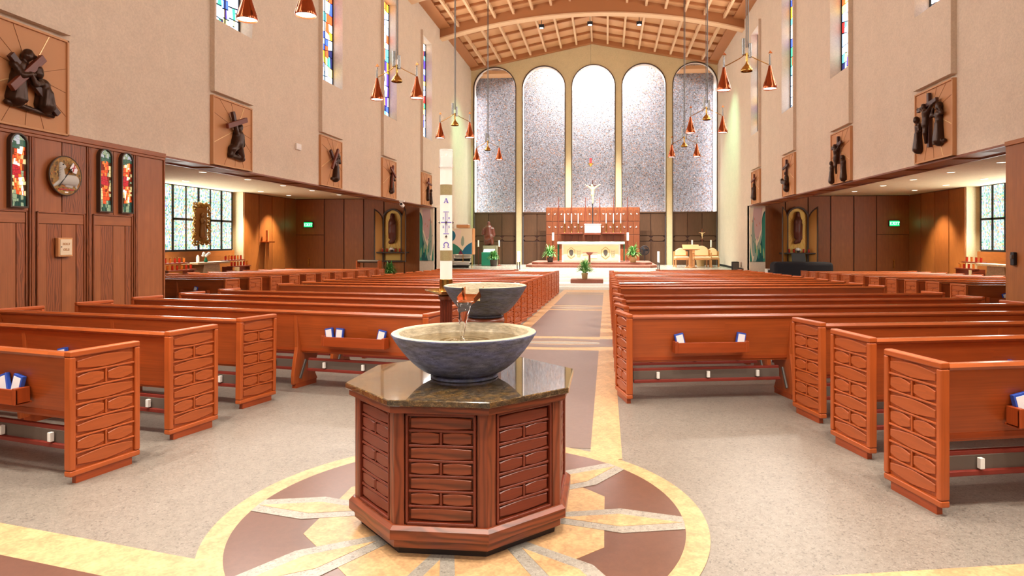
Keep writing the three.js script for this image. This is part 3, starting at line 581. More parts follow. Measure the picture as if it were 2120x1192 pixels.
function makePew(d, L, racks) {
  const key = `${d}_${L}_${racks}`;
  if (pewProto[key]) return pewProto[key];
  const o = new THREE.Group(), E = endParts(d), S = (v) => d * v;
  const X = (a, b) => (d > 0 ? [a, b] : [-b, -a]);
  const end = mesh('end_panel', [E.frame, E.rails], mt.pew, o);
  for (const [g, p] of E.P) { const m = mesh('raised_panel', g, mt.pewPanel, end); m.position.set(...p); }
  mesh('plinth', E.plinth, mt.pewDark, o);
  const e2 = mesh('end_panel', E.plain, mt.pew, o); e2.position.x = S(L - .05);
  const p2 = mesh('plinth', E.plinth, mt.pewDark, o); p2.position.x = S(L - .06);
  const inner = L - .11, x0 = .06;
  const back = mesh('backrest', profileX([[.018, .835], [.043, .835], [.15, .395], [.125, .385]], inner, d), mt.pew, o); back.position.x = S(x0);
  const rail = mesh('top_rail', profileX([[.0, .842], [.012, .862], [.055, .862], [.062, .842], [.055, .825], [.008, .825]], inner, d), mt.pewRail, o); rail.position.x = S(x0);
  const seat = mesh('seat', profileX([[.11, .405], [.52, .425], [.53, .44], [.52, .452], [.11, .435]], inner, d), mt.pewDark, o); seat.position.x = S(x0);
  const nS = L > 4 ? 2 : 1;
  for (let k = 1; k <= nS; k++) {
    const x = L * k / (nS + 1); const s = mesh('support', supportG, mt.pew, o); s.position.x = S(x) - .017;
    const f = mesh('plinth', rbox(.055, .085, .36, 0, .0125, -.2, .004), mt.pewDark, o); f.position.x = S(x);
  }
  // folded kneeler behind the pew
  for (let k = 0; k <= nS; k++) {
    const a = L * k / (nS + 1) + .1, b = L * (k + 1) / (nS + 1) - .1, kn = mesh('kneeler', [rspan(...X(a, b), .295, .325, -.13, -.165, .005), rspan(...X(a, b), .185, .215, -.10, -.135, .005)], mt.kneelRed, o);
    mesh('kneeler_board', rspan(...X(a, b), .21, .30, -.125, -.145, .004), mt.kneelPad, kn);
    for (let i = 0; i < 3; i++) { const f = mesh('rubber_foot', footG, mt.white, kn); f.position.set(S(a + (b - a) * (.16 + .34 * i)), .258, -.1); }
    for (const e of [a - .045, b + .045]) mesh('bracket', [rbox(.018, .22, .03, 0, 0, 0, .004).rotateX(-.45).translate(S(e), .205, -.1)], mt.steel, kn);
  }
  for (let k = 0; k < racks; k++) {
    const c = .88 + k * 1.62, a = c - .39, b = c + .39;
    if (b > L - .1) break;
    mesh('book_rack', [rspan(...X(a, b), .485, .59, .025, .010, .004), rspan(...X(a, b), .485, .50, .02, -.08, .003), rspan(...X(a, a + .035), .485, .60, .03, -.07, .006), rspan(...X(b - .035, b), .485, .60, .03, -.07, .006)], mt.pewDark, o);
  }
  return pewProto[key] = o;
}
const ORD = ['', 'first', 'second', 'third', 'fourth', 'fifth', 'sixth', 'seventh', 'eighth', 'ninth', 'tenth', 'eleventh', 'twelfth', 'thirteenth', 'fourteenth', 'fifteenth', 'sixteenth', 'seventeenth', 'eighteenth', 'nineteenth', 'twentieth'];
const pewAt = {};
function placePew(d, L, racks, x, z, deg, label, group, key) {
  const o = makePew(d, L, racks).clone(); o.name = numbered('pew'); scene.add(o);
  o.position.set(x, fy(z), z); o.rotation.set(z < Z0 ? -SLOPE : 0, d > 0 ? rad(deg) : -rad(deg), 0);
  if (d > 0 && L !== 4.3) o.scale.y = 1.025; o.userData = { label, category: 'pew', group }; if (key) pewAt[key] = o; return o;
}
const shortR = [[1.915, -3.97], [1.892, -4.935], [1.868, -5.945]], shortL = [[-3.475, -3.935], [-3.452, -4.876], [-3.478, -5.92]];
for (let k = 0; k < 3; k++) {
  placePew(1, 3.55, 2, shortR[k][0], shortR[k][1], [14, 13.5, 12.5][k], `short wooden pew beside the font, right side, ${['nearest', 'second', 'third'][k]} to the viewer`, 'short pews beside the font', 'R' + (k + 1));
  placePew(-1, 3.35, 2, shortL[k][0], shortL[k][1], [14, 12, 12][k], `short wooden pew beside the font, left side, ${['nearest', 'second', 'third'][k]} to the viewer`, 'short pews beside the font', 'L' + (k + 1));
}
const rowZ = [-6.54, -7.58, -8.66, -9.76]; for (let k = 0; k < 12; k++) rowZ.push(-11.95 - 1.075 * k);
rowZ.forEach((z, i) => {
  const r = i + 1, rk = i < 2 || i === 4 ? 3 : 0;
  placePew(1, 5.3, rk, .2, z, 13, `wooden pew, ${ORD[r]} full row ahead of the font, right of the centre aisle`, 'main pews right of the aisle', 'R' + (r + 3));
  placePew(-1, 4.95, rk, -1.84, z - .04, i < 4 ? 12 - i * .5 : 9, `wooden pew, ${ORD[r]} full row ahead of the font, left of the centre aisle`, 'main pews left of the aisle', 'L' + (r + 3));
});
placePew(1, 3.4, 0, 2.03, -25.9, 10, 'foremost short pew before the altar steps, right of the aisle', 'front pews'); placePew(-1, 3.4, 0, -3.64, -25.9, 8, 'foremost short pew before the altar steps, left of the aisle', 'front pews');
for (let k = 0; k < 11; k++) {
  placePew(1, 4.3, k ? 0 : 1, 7.5, -14.5 - 1.1 * k, 8, `wooden pew in the right side chapel, ${ORD[k + 1]} row from the viewer`, 'right chapel pews', 'CR' + (k + 1));
  placePew(-1, 4.3, k ? 0 : 1, -9.1, -14.85 - 1.06 * k, 8, `wooden pew in the left side chapel, ${ORD[k + 1]} row from the viewer`, 'left chapel pews', 'CL' + (k + 1));
}
// hymn books in the racks
const bookCover = rbox(.094, .18, .03, 0, .09, 0, .004), bookFace = box(.072, .15, .003, 0, .09, .0155);
function book(key, along, tilt, place, d, off = 0) {
  const p = pewAt[key]; p.updateMatrixWorld();
  const o = thing('hymn_book', `blue hymn book, ${place}`, 'book', [0, 0, 0], 0, 'hymn books in the pew racks');
  mesh('cover', bookCover, mt.blue, o); mesh('title_page', bookFace, mt.page, o);
  const v = p.localToWorld(V3(d * along, .503, -.022 - off)); o.position.copy(v); o.rotation.order = 'YXZ'; o.rotation.set(-.10, p.rotation.y, tilt);
}
const sideName = { R: 'right of the aisle', L: 'left of the aisle' };
for (const s of ['R', 'L']) {
  const d = s === 'R' ? 1 : -1;
  for (const [row, nm] of [[1, 'nearest short pew'], [2, 'second short pew'], [3, 'third short pew'], [4, 'first full row'], [5, 'second full row'], [8, 'fifth full row']]) {
    const racks = row < 4 ? 2 : 3;
    for (let k = 0; k < racks; k++) {
      const c = .88 + k * 1.62;
      for (const e of [-1, 1]) book(s + row, c + e * .30, (e * d > 0 ? -1 : 1) * .2, `${['inner', 'middle', 'outer'][k]} rack, ${e < 0 ? 'aisle' : 'wall'} end, ${nm} ${sideName[s]}`, d);
    }
  }
}
book('R1', .88 - .20, -.32, 'leaning against another, nearest short pew on the right', 1, .0); book('L1', .88 - .22, .34, 'leaning against another, nearest short pew on the left', -1, .0); book('L4', .88 + .20, -.05, 'leaning against another in inner rack, first full row on the left', -1, .0);
book('CR1', .9, .25, 'in the rack of the first chapel pew on the right', 1); book('CL1', .9, -.25, 'in the rack of the first chapel pew on the left', -1);
// ---------------------------------------------------------------- font: octagonal cabinet, bowls, paschal candle
const FX = -.83, FZ = -3.79;
{
  const o = thing('font_cabinet', 'octagonal dark wood cabinet with carved panels under a polished granite top', 'cabinet', [FX, 0, FZ]);
  const C8 = 1 / Math.cos(Math.PI / 8);
  const oct = (a0, a1, y0, y1, seg = 8) => { const g = new THREE.CylinderGeometry(a1 * C8, a0 * C8, y1 - y0, seg, 1).rotateY(Math.PI / 8).translate(0, (y0 + y1) / 2, 0).toNonIndexed(), u = g.attributes.uv; for (let i = 0; i < u.count; i++) u.setXY(i, u.getX(i) * 4.0, u.getY(i) * (y1 - y0) + y0); g.computeVertexNormals(); return g; };
  const sideLen = (a) => 2 * a * Math.tan(Math.PI / 8);
  mesh('toe_base', oct(.545, .545, 0, .052), M({ color: '#241a1c', roughness: .5 }), o, 'dark recessed base');
  mesh('plinth', oct(.578, .578, .05, .105), mt.ped, o);
  const mold = []; mesh('base_moulding', [oct(.607, .607, .10, .148), oct(.607, .588, .148, .165)], mt.ped, o);
  mesh('carcass', oct(.552, .552, .16, .74), mt.ped, o);
  mesh('apron', [oct(.606, .606, .735, .775), oct(.585, .606, .728, .736)], mt.ped, o);
  const top = mesh('granite_top', (() => { const a = .621 * C8, pts = []; for (let k = 0; k < 8; k++) pts.push([a * Math.cos(rad(22.5 + 45 * k)), a * Math.sin(rad(22.5 + 45 * k))]); return uvm(extr(poly(pts), .024, .004).rotateX(-Math.PI / 2).translate(0, .776, 0), 0, 0, 0); })(), mt.granite, o, 'polished brown granite slab');
  const sl = sideLen(.577), sw = .052, pw = sl - 2 * sw - .012, ph = .565, pc = .447;
  for (let k = 0; k < 8; k++) {
    const f = new THREE.Group(); f.name = 'side_panel'; o.add(f); f.rotation.y = rad(45 * k); f.userData.label = 'carved side of the cabinet';
    for (const s of [-1, 1]) mesh('stile', uvm(rbox(sw, .575, .03, s * (sl / 2 - sw / 2), .447, .562, .004), 1), mt.ped, f);
    mesh('frame', [rbox(pw, .016, .026, 0, pc + ph / 2 - .008, .566, .005), rbox(pw, .016, .026, 0, pc - ph / 2 + .008, .566, .005), rbox(.014, ph, .026, -pw / 2 + .007, pc, .566, .005), rbox(.014, ph, .026, pw / 2 - .007, pc, .566, .005), ...railsGeo(pw - .02, ph - .03, .018).map((g) => g.translate(0, pc, .551))], mt.pedPanel, f);
    for (const [g, x, y] of panelRows(pw - .03, ph - .03, .012, .010, .008, .009)) { const m = mesh('raised_panel', g, k % 2 ? mt.pedPanel : mt.ped, f); m.position.set(x, y + pc, .553); }
  }
  const YT = .804;
  // lower bowl
  const b = thing('font_bowl', 'large blue grey stone bowl full of water on the granite top', 'bowl', [FX, YT, FZ + .02]);
  const R = .4225, hB = .255;
  const outer = []; for (let i = 0; i <= 16; i++) { const t = i / 16; outer.push([.172 + (R - .172) * Math.pow(t, .56), .024 + (hB - .024) * t]); }
  mesh('bowl_body', lathe([[0, 0], [.192, 0], [.197, .006], [.192, .018], [.178, .023], ...outer, [R - .004, hB + .006]], 72), mt.bowl, b);
  const inn = []; for (let i = 0; i <= 10; i++) { const t = 1 - i / 10; inn.push([(R - .052) * Math.pow(Math.sin(t * Math.PI / 2), .8), .05 + (hB - .05) * Math.pow(t, 1.3)]); }
  mesh('bowl_lining', lathe([[R - .004, hB + .006], [R - .016, hB + .011], [R - .042, hB + .008], ...inn], 72), mt.bowlIn, b, 'pale sandy inside and rim');
  const wa = new THREE.CircleGeometry(.362, 72, 0).rotateX(-Math.PI / 2); // gently rippled surface
  const rings = []; for (let i = 0; i < 26; i++) { const r0 = i / 26 * .365; rings.push([r0 + .0001, .0022 * Math.sin(r0 * 95) * Math.exp(-r0 * 5)]); } rings.push([.366, 0]);
  mesh('water', lathe(rings, 72).translate(0, hB - .045, 0), mt.water, b);
  // rear post with upper bowl
  const p = thing('bowl_post', 'short dark wood post behind the large bowl carrying the small bowl', 'post', [-.805, YT, -4.30]);
  mesh('shaft', uvm(rbox(.19, .25, .15, 0, .125, 0, .01), 1), mt.pedPanel, p); mesh('cap', lathe([[0, .25], [.125, .25], [.132, .262], [.125, .275], [.118, .284], [0, .284]], 40), mt.ped, p);
  const u = thing('upper_bowl', 'smaller dark stone bowl with a copper spout pouring water', 'bowl', [-.805, YT + .286, -4.30]);
  const R2 = .277, h2 = .205, g0 = -10;
  const out2 = []; for (let i = 0; i <= 14; i++) { const t = i / 14; out2.push([.105 + (R2 - .105) * Math.pow(t, .6), .015 + (h2 - .015) * t]); }
  // notch for the spout: leave out a sector near the rim
  const a0 = rad(8), aw = rad(22); // spout direction: toward +z, a little to -x
  const sect = (pts, s, l, seg) => new THREE.LatheGeometry(pts.map((q) => V2(...q)), seg, s, l);
  const sd = rad(-10), half = rad(12.2);
  const lowP = out2.slice(0, 9), hiP = out2.slice(8);
  mesh('bowl_body', [lathe([[0, 0], [.112, 0], [.116, .006], [.108, .012], ...lowP], 64), sect([...hiP, [R2 - .004, h2 + .004]], sd + half, Math.PI * 2 - 2 * half, 60)], mt.bowlUp, u);
  const in2 = []; for (let i = 0; i <= 8; i++) { const t = 1 - i / 8; in2.push([(R2 - .026) * Math.pow(Math.sin(t * Math.PI / 2), .8), .03 + (h2 - .03) * Math.pow(t, 1.3)]); }
  mesh('bowl_lining', [sect([[R2 - .004, h2 + .004], [R2 - .01, h2 + .007], [R2 - .022, h2 + .003], ...in2.slice(0, 4)], sd + half, Math.PI * 2 - 2 * half, 60), lathe(in2.slice(3), 60)], mt.bowlIn, u, 'pale inside and rim');
  mesh('water', new THREE.CircleGeometry(.238, 48).rotateX(-Math.PI / 2).translate(0, h2 - .035, 0), mt.water, u);
  const sp = new THREE.Group(); sp.name = 'spout'; sp.rotation.y = sd; u.add(sp);
  const tr = (pts, w0, w1, t) => pts;
  const trough = []; // floor plate and two cheeks, sloping out over the rim
  const A = [.0, h2 - .036, .20], B = [0, h2 - .078, .345], w0 = .064, w1 = .058;
  const quad = (a, b2, c, d) => { const g = new THREE.BufferGeometry(); const n = V3(b2[0] - a[0], b2[1] - a[1], b2[2] - a[2]).cross(V3(c[0] - a[0], c[1] - a[1], c[2] - a[2])).normalize().multiplyScalar(.004); const e = (v) => [v[0] - n.x, v[1] - n.y, v[2] - n.z]; const P = []; const q = (...v) => P.push(...v[0], ...v[1], ...v[2], ...v[0], ...v[2], ...v[3]); q(a, b2, c, d); q(e(d), e(c), e(b2), e(a)); q(a, e(a), e(b2), b2); q(b2, e(b2), e(c), c); q(c, e(c), e(d), d); q(d, e(d), e(a), a); g.setAttribute('position', new THREE.Float32BufferAttribute(P, 3)); g.computeVertexNormals(); return g; };
  mesh('spout_plate', [quad([-w0, A[1], A[2]], [-w1, B[1], B[2]], [w1, B[1], B[2]], [w0, A[1], A[2]]), quad([-w0, A[1] + .045, A[2]], [-w0, A[1], A[2]], [-w1, B[1], B[2]], [-w1, B[1] + .03, B[2]]), quad([w0, A[1], A[2]], [w0, A[1] + .045, A[2]], [w1, B[1] + .03, B[2]], [w1, B[1], B[2]])], mt.copper, sp, 'copper trough');
  // falling water: a narrowing sheet
  const wP = [], wI = []; const NR = 22, NC = 12;
  const yTop = B[1] + .010, yBot = -.286 + hB - .046, fall = yTop - yBot;
  for (let i = 0; i <= NR; i++) { const t = i / NR, y = yTop - fall * t * t * .999 - .0, z = B[2] - .004 + .062 * t, w = .052 * Math.pow(1 - t, .8) + .009, th = .004 + .006 * t; for (let j = 0; j < NC; j++) { const an = j / NC * Math.PI * 2; wP.push(w * Math.cos(an) * (1 + .06 * Math.sin(i * 1.3 + j)), y + (t < .02 ? .004 * Math.sin(an) : 0), z + th * Math.sin(an)); } }
  for (let i = 0; i < NR; i++) for (let j = 0; j < NC; j++) { const a = i * NC + j, c = i * NC + (j + 1) % NC; wI.push(a, c, a + NC, c, c + NC, a + NC); }
  const wg = new THREE.BufferGeometry(); wg.setAttribute('position', new THREE.Float32BufferAttribute(wP, 3)); wg.setIndex(wI); wg.computeVertexNormals();
  mesh('falling_water', wg, mt.waterSolid, sp);

  // paschal candle on its stand
  const CXc = -1.211, CZ = -4.86, fyC = 0;
  const st = thing('candle_stand', 'fluted dark wood candle stand with a wide brass saucer', 'candle stand', [CXc, 0, CZ]);
  mesh('base', [cyl(.17, .19, .05, 0, .025, 0, 32), cyl(.10, .15, .05, 0, .075, 0, 32)], mt.pedPanel, st);
  const flute = new THREE.Shape(); for (let i = 0; i < 96; i++) { const a = i / 96 * Math.PI * 2, r = .046 - .006 * Math.pow(Math.abs(Math.sin(a * 8)), .6); (i ? flute.lineTo : flute.moveTo).call(flute, r * Math.cos(a), r * Math.sin(a)); } flute.closePath();
  mesh('fluted_column', uvm(extr(flute, 1.06).rotateX(-Math.PI / 2).translate(0, .1, 0), 1), mt.pedPanel, st); mesh('collar', cyl(.062, .055, .025, 0, 1.165, 0, 32), mt.ped, st);
  mesh('saucer', lathe([[0, 1.178], [.05, 1.18], [.11, 1.20], [.158, 1.222], [.160, 1.226], [.11, 1.206], [.05, 1.19], [0, 1.19]], 48), mt.brass, st);
  mesh('socket', lathe([[.054, 1.18], [.056, 1.19], [.051, 1.215], [.05, 1.30], [.053, 1.305], [.047, 1.306], [.047, 1.2]], 40), mt.brass, st);
  const c = thing('paschal_candle', 'tall white paschal candle with gold bands, purple cross and letters', 'candle', [CXc, 1.192, CZ]);
  mesh('wax_shaft', cyl(.0455, .0455, .985, 0, .4925, 0, 48), mt.wax, c);
  for (const y of [.292, .788]) mesh('gold_band', [cyl(.0462, .0462, .072, 0, y, 0, 48, true), cyl(.0466, .0466, .006, 0, y + .036, 0, 48, true), cyl(.0466, .0466, .006, 0, y - .036, 0, 48, true)], M({ color: '#d2c59c', map: sandMap, roughness: .4, metalness: .4 }), c);
  const wrap = (g, y) => { const q = g.index ? g.toNonIndexed() : g, P = q.attributes.position, turn = .24; for (let i = 0; i < P.count; i++) { const a = P.getX(i) / .0455 + turn, r = .0458 + P.getZ(i) * .3; P.setXYZ(i, r * Math.sin(a), P.getY(i) + y, r * Math.cos(a)); } q.computeVertexNormals(); return q; };
  const letter = (t, s) => { const g = new TextGeometry(t, { font, size: s, depth: .003, curveSegments: 5 }); g.computeBoundingBox(); const bb = g.boundingBox; return g.translate(-(bb.min.x + bb.max.x) / 2, -(bb.min.y + bb.max.y) / 2, 0); };
  const subd = (w, h, x, y) => new THREE.BoxGeometry(w, h, .003, 8, 2, 1).translate(x, y, .0015);
  mesh('alpha_letter', wrap(letter('A', .036), .705), mt.purple, c);
  const om = new THREE.Shape(); { const r = .020; om.absarc(0, .006, r, rad(-50), rad(230), false); om.absarc(0, .006, r - .006, rad(230), rad(-50), true); om.closePath(); }
  mesh('omega_letter', wrap(join([extr(om, .003, 0, 10), subd(.014, .006, .018, -.013), subd(.014, .006, -.018, -.013)]), .368), mt.purple, c);
  mesh('cross_mark', wrap(join([subd(.004, .15, -.006, 0), subd(.004, .15, .006, 0), subd(.042, .005, 0, .082), subd(.042, .005, 0, -.082), subd(.09, .006, 0, .004)]), .538), mt.purple, c);
  [['2', -.022, .036], ['0', .022, .036], ['2', -.022, -.03], ['5', .022, -.03]].forEach(([t, x, y]) => mesh('year_digit', wrap(letter(t, .017).translate(x, y, 0), .538), mt.purple, c));
  for (const a of [-1.35, .24, 1.85]) mesh('pin', new THREE.SphereGeometry(.0085, 12, 8).translate(.049 * Math.sin(a), .542, .049 * Math.cos(a)), mt.chrome, c);
  mesh('pin', new THREE.SphereGeometry(.009, 12, 8).translate(.047 * Math.sin(.24), .437, .047 * Math.cos(.24)), mt.chrome, c);
  mesh('glass_follower', lathe([[.0475, .955], [.057, .958], [.057, .965], [.0505, .968], [.0505, 1.085], [.048, 1.095], [.046, 1.095], [.048, 1.083], [.0485, .97], [.0475, .955]], 40), PM({ color: '#ffffff', roughness: .05, transmission: .8, thickness: 0 }), c);
  mesh('wick_cup', [cyl(.042, .044, .06, 0, 1.01, 0, 32), cyl(.003, .003, .025, 0, 1.05, 0, 8)], mt.wax, c);
}
// ---------------------------------------------------------------- figures from tapered bones
function sdf(bones, res = 36, k = .03) {
  const lo = V3(1e9, 1e9, 1e9), hi = V3(-1e9, -1e9, -1e9);
  for (const [a, b, r0, r1 = r0] of bones) for (const [q, r] of [[a, r0], [b, r1]]) { lo.min(V3(q[0] - r, q[1] - r, (q[2] || 0) - r)); hi.max(V3(q[0] + r, q[1] + r, (q[2] || 0) + r)); }
  const c = lo.clone().add(hi).multiplyScalar(.5), half = Math.max(hi.x - lo.x, hi.y - lo.y, hi.z - lo.z) / 2 * 1.14 + k;
  const mc = new MarchingCubes(res, mt.dark, false, false, 60000); mc.isolation = 0;
  const B = bones.map(([a, b, r0, r1 = r0]) => { const A = V3(a[0], a[1], a[2] || 0), D = V3(b[0], b[1], b[2] || 0).sub(A); return [A, D, D.lengthSq() || 1e-9, r0, r1]; });
  const p = V3(), e = V3();
  for (let z = 0; z < res; z++) for (let y = 0; y < res; y++) for (let x = 0; x < res; x++) {
    p.set((x - res / 2) / (res / 2) * half + c.x, (y - res / 2) / (res / 2) * half + c.y, (z - res / 2) / (res / 2) * half + c.z);
    let d = 1e9;
    for (const [A, D, L, r0, r1] of B) { e.subVectors(p, A); const t = Math.max(0, Math.min(1, e.dot(D) / L)); const q = e.addScaledVector(D, -t).length() - (r0 + (r1 - r0) * t); if (d > 1e8) d = q; else { const h = Math.max(0, Math.min(1, .5 + .5 * (d - q) / k)); d = d * (1 - h) + q * h - k * h * (1 - h); } }
    mc.field[z * res * res + y * res + x] = -d;
  }
  mc.update();
  const n = mc.count, g = new THREE.BufferGeometry();
  const P = new Float32Array(n * 3); for (let i = 0; i < n; i++) { P[i * 3] = mc.positionArray[i * 3] * half + c.x; P[i * 3 + 1] = mc.positionArray[i * 3 + 1] * half + c.y; P[i * 3 + 2] = mc.positionArray[i * 3 + 2] * half + c.z; }
  g.setAttribute('position', new THREE.BufferAttribute(P, 3));
  const m = mergeVertices(g, 1e-5); m.computeVertexNormals(); return m;
}
// robed figure: foot at (x, y), height h, lean in x, arms reach to points; z flattening by zs
function robed(x, y, h, o = {}) {
  const w = o.w ?? .17, ln = o.lean ?? 0, zz = o.z ?? .06, hd = o.head ?? [x + ln * h, y + h * .92];
  const S = (t) => x + ln * h * t;
  const b = [[[x, y + .07 * h, zz], [S(.5), y + .48 * h, zz], w * .95 * h, w * .55 * h], [[S(.5), y + .48 * h, zz], [S(.72), y + .72 * h, zz], w * .55 * h, w * .62 * h], [[S(.7) - w * .4 * h, y + .72 * h, zz], [S(.7) + w * .4 * h, y + .72 * h, zz], .06 * h], [[S(.72), y + .72 * h, zz], [hd[0], hd[1] - .08 * h, zz + .01], .045 * h, .04 * h], [[hd[0], hd[1] - .015 * h, zz + .02], [hd[0], hd[1] + .03 * h, zz + .02], .086 * h, .08 * h]];
  if (o.flare) b.push([[x - o.flare * h * .5, y + .03 * h, zz], [x + o.flare * h * .5, y + .03 * h, zz], .05 * h]);
  for (const [s, e, q] of o.arms || []) b.push([[S(.7) + s * w * .55 * h, y + .70 * h, zz + .02], [...e, zz + .05], .05 * h, .042 * h], [[...e, zz + .05], [...q, zz + .06], .042 * h, .034 * h]);
  for (const f of o.folds || [-.5, .1, .6]) b.push([[x + f * w * h, y + .03 * h, zz + w * h * .62], [S(.5) + f * w * .6 * h, y + .5 * h, zz + w * h * .45], .028 * h, .02 * h]);
  return b;
}
function corpus(x, y, h, o = {}) { // crucified figure, feet at y; arm span sp at height y + h
  const sp = o.sp ?? .45 * h, z = o.z ?? .05, ay = o.ay ?? y + h * .98;
  return [[[x, y, z], [x + .015 * h, y + .25 * h, z + .02], .035 * h, .05 * h], [[x + .015 * h, y + .25 * h, z + .02], [x - .01 * h, y + .48 * h, z], .05 * h, .078 * h], [[x - .01 * h, y + .46 * h, z], [x, y + .56 * h, z], .092 * h, .085 * h], [[x, y + .56 * h, z], [x, y + .76 * h, z], .078 * h, .10 * h], [[x, y + .78 * h, z], [x - .03 * h, y + .90 * h, z + .02], .045 * h, .045 * h], [[x - .035 * h, y + .91 * h, z + .03], [x - .04 * h, y + .95 * h, z + .03], .062 * h, .055 * h],
    [[x - .09 * h, y + .78 * h, z], [x - sp * .6, (y + .8 * h + ay) / 2 + .02 * h, z], .045 * h, .034 * h], [[x - sp * .6, (y + .8 * h + ay) / 2 + .02 * h, z], [x - sp, ay, z], .034 * h, .026 * h], [[x + .09 * h, y + .78 * h, z], [x + sp * .6, (y + .8 * h + ay) / 2 + .02 * h, z], .045 * h, .034 * h], [[x + sp * .6, (y + .8 * h + ay) / 2 + .02 * h, z], [x + sp, ay, z], .034 * h, .026 * h]];
}
function plank(a, b, w, t, z = 0) { const d = Math.hypot(b[0] - a[0], b[1] - a[1]); const g = rbox(d, w, t, 0, 0, 0, .006); return g.rotateZ(Math.atan2(b[1] - a[1], b[0] - a[0])).translate((a[0] + b[0]) / 2, (a[1] + b[1]) / 2, z); }
// arching leaves of a potted plant; each leaf is a folded blade
function foliage(n, R, Hh, seed, wide = .034, droop = 1) {
  const out = []; const keep = seedState; seedState = seed;
  for (let i = 0; i < n; i++) {
    const a = rr(0, 6.283), lift = rnd(), L = R * rr(.75, 1.1) * (1.05 - .55 * lift), up = Hh * (.45 + .75 * lift), w = wide * rr(.7, 1.2), dr = droop * rr(.9, 1.3) * (1.15 - .5 * lift), N = 6, P = [], I = [];
    for (let k = 0; k <= N; k++) { const t = k / N, r = L * t, y = up * (2.2 * t - 1.6 * dr * t * t), hw = w * Math.sin(Math.PI * Math.min(1, .12 + .88 * t)) * (1 - .2 * t); const ca = Math.cos(a), sa = Math.sin(a); P.push(ca * r - sa * hw, y + .35 * hw, sa * r + ca * hw, ca * r, y, sa * r, ca * r + sa * hw, y + .35 * hw, sa * r - ca * hw); if (k) for (const q of [0, 1]) { const b = (k - 1) * 3 + q; I.push(b, b + 1, b + 3, b + 1, b + 4, b + 3); } }
    const g = new THREE.BufferGeometry(); g.setAttribute('position', new THREE.Float32BufferAttribute(P, 3)); g.setIndex(I); g.computeVertexNormals(); out.push(g);
  }
  seedState = keep; return join(out);
}
function plant(label, p, potR, potH, n, R, Hh, seed, potMat, light = .35) {
  const o = thing('potted_plant', label, 'plant', p);
  mesh('pot', lathe([[0, 0], [potR * .72, 0], [potR * .8, .01], [potR, potH - .03], [potR * 1.06, potH - .025], [potR * 1.06, potH], [potR * .9, potH], [potR * .86, potH - .04], [0, potH - .04]], 28), potMat, o);
  const f = mesh('foliage', foliage(n, R, Hh, seed).translate(0, potH - .04, 0), mt.leaf, o); f.userData.kind = 'stuff';
  const f2 = mesh('foliage', foliage(Math.round(n * light), R * .95, Hh * 1.05, seed + 7, .04).translate(0, potH - .04, 0), mt.leafLight, o); f2.userData.kind = 'stuff';
  return o;
}
const SF = .22, PF = .47;
function candleStand(label, p, h, ch, cr = .045, mat = mt.crossWood) {
  const o = thing('candle_stand', label.replace('candle', 'stand of the candle'), 'candle stand', p); mesh('base', [cyl(.05, .16, .04, 0, .02, 0, 20), cyl(.02, .05, .05, 0, .06, 0, 16)], mat, o); mesh('stem', cyl(.018, .022, h - .06, 0, h / 2 + .02, 0, 12), mat, o); mesh('drip_pan', lathe([[0, h - .012], [.07, h - .01], [.085, h + .01], [.07, h], [0, h]], 20), mt.brass, o);
  const c = thing('candle', label, 'candle', [p[0], p[1] + h, p[2]]); mesh('wax', cyl(cr, cr, ch, 0, ch / 2, 0, 20), mt.wax, c); mesh('wick', cyl(.004, .004, .03, 0, ch + .012, 0, 6), mt.dark, c);
}
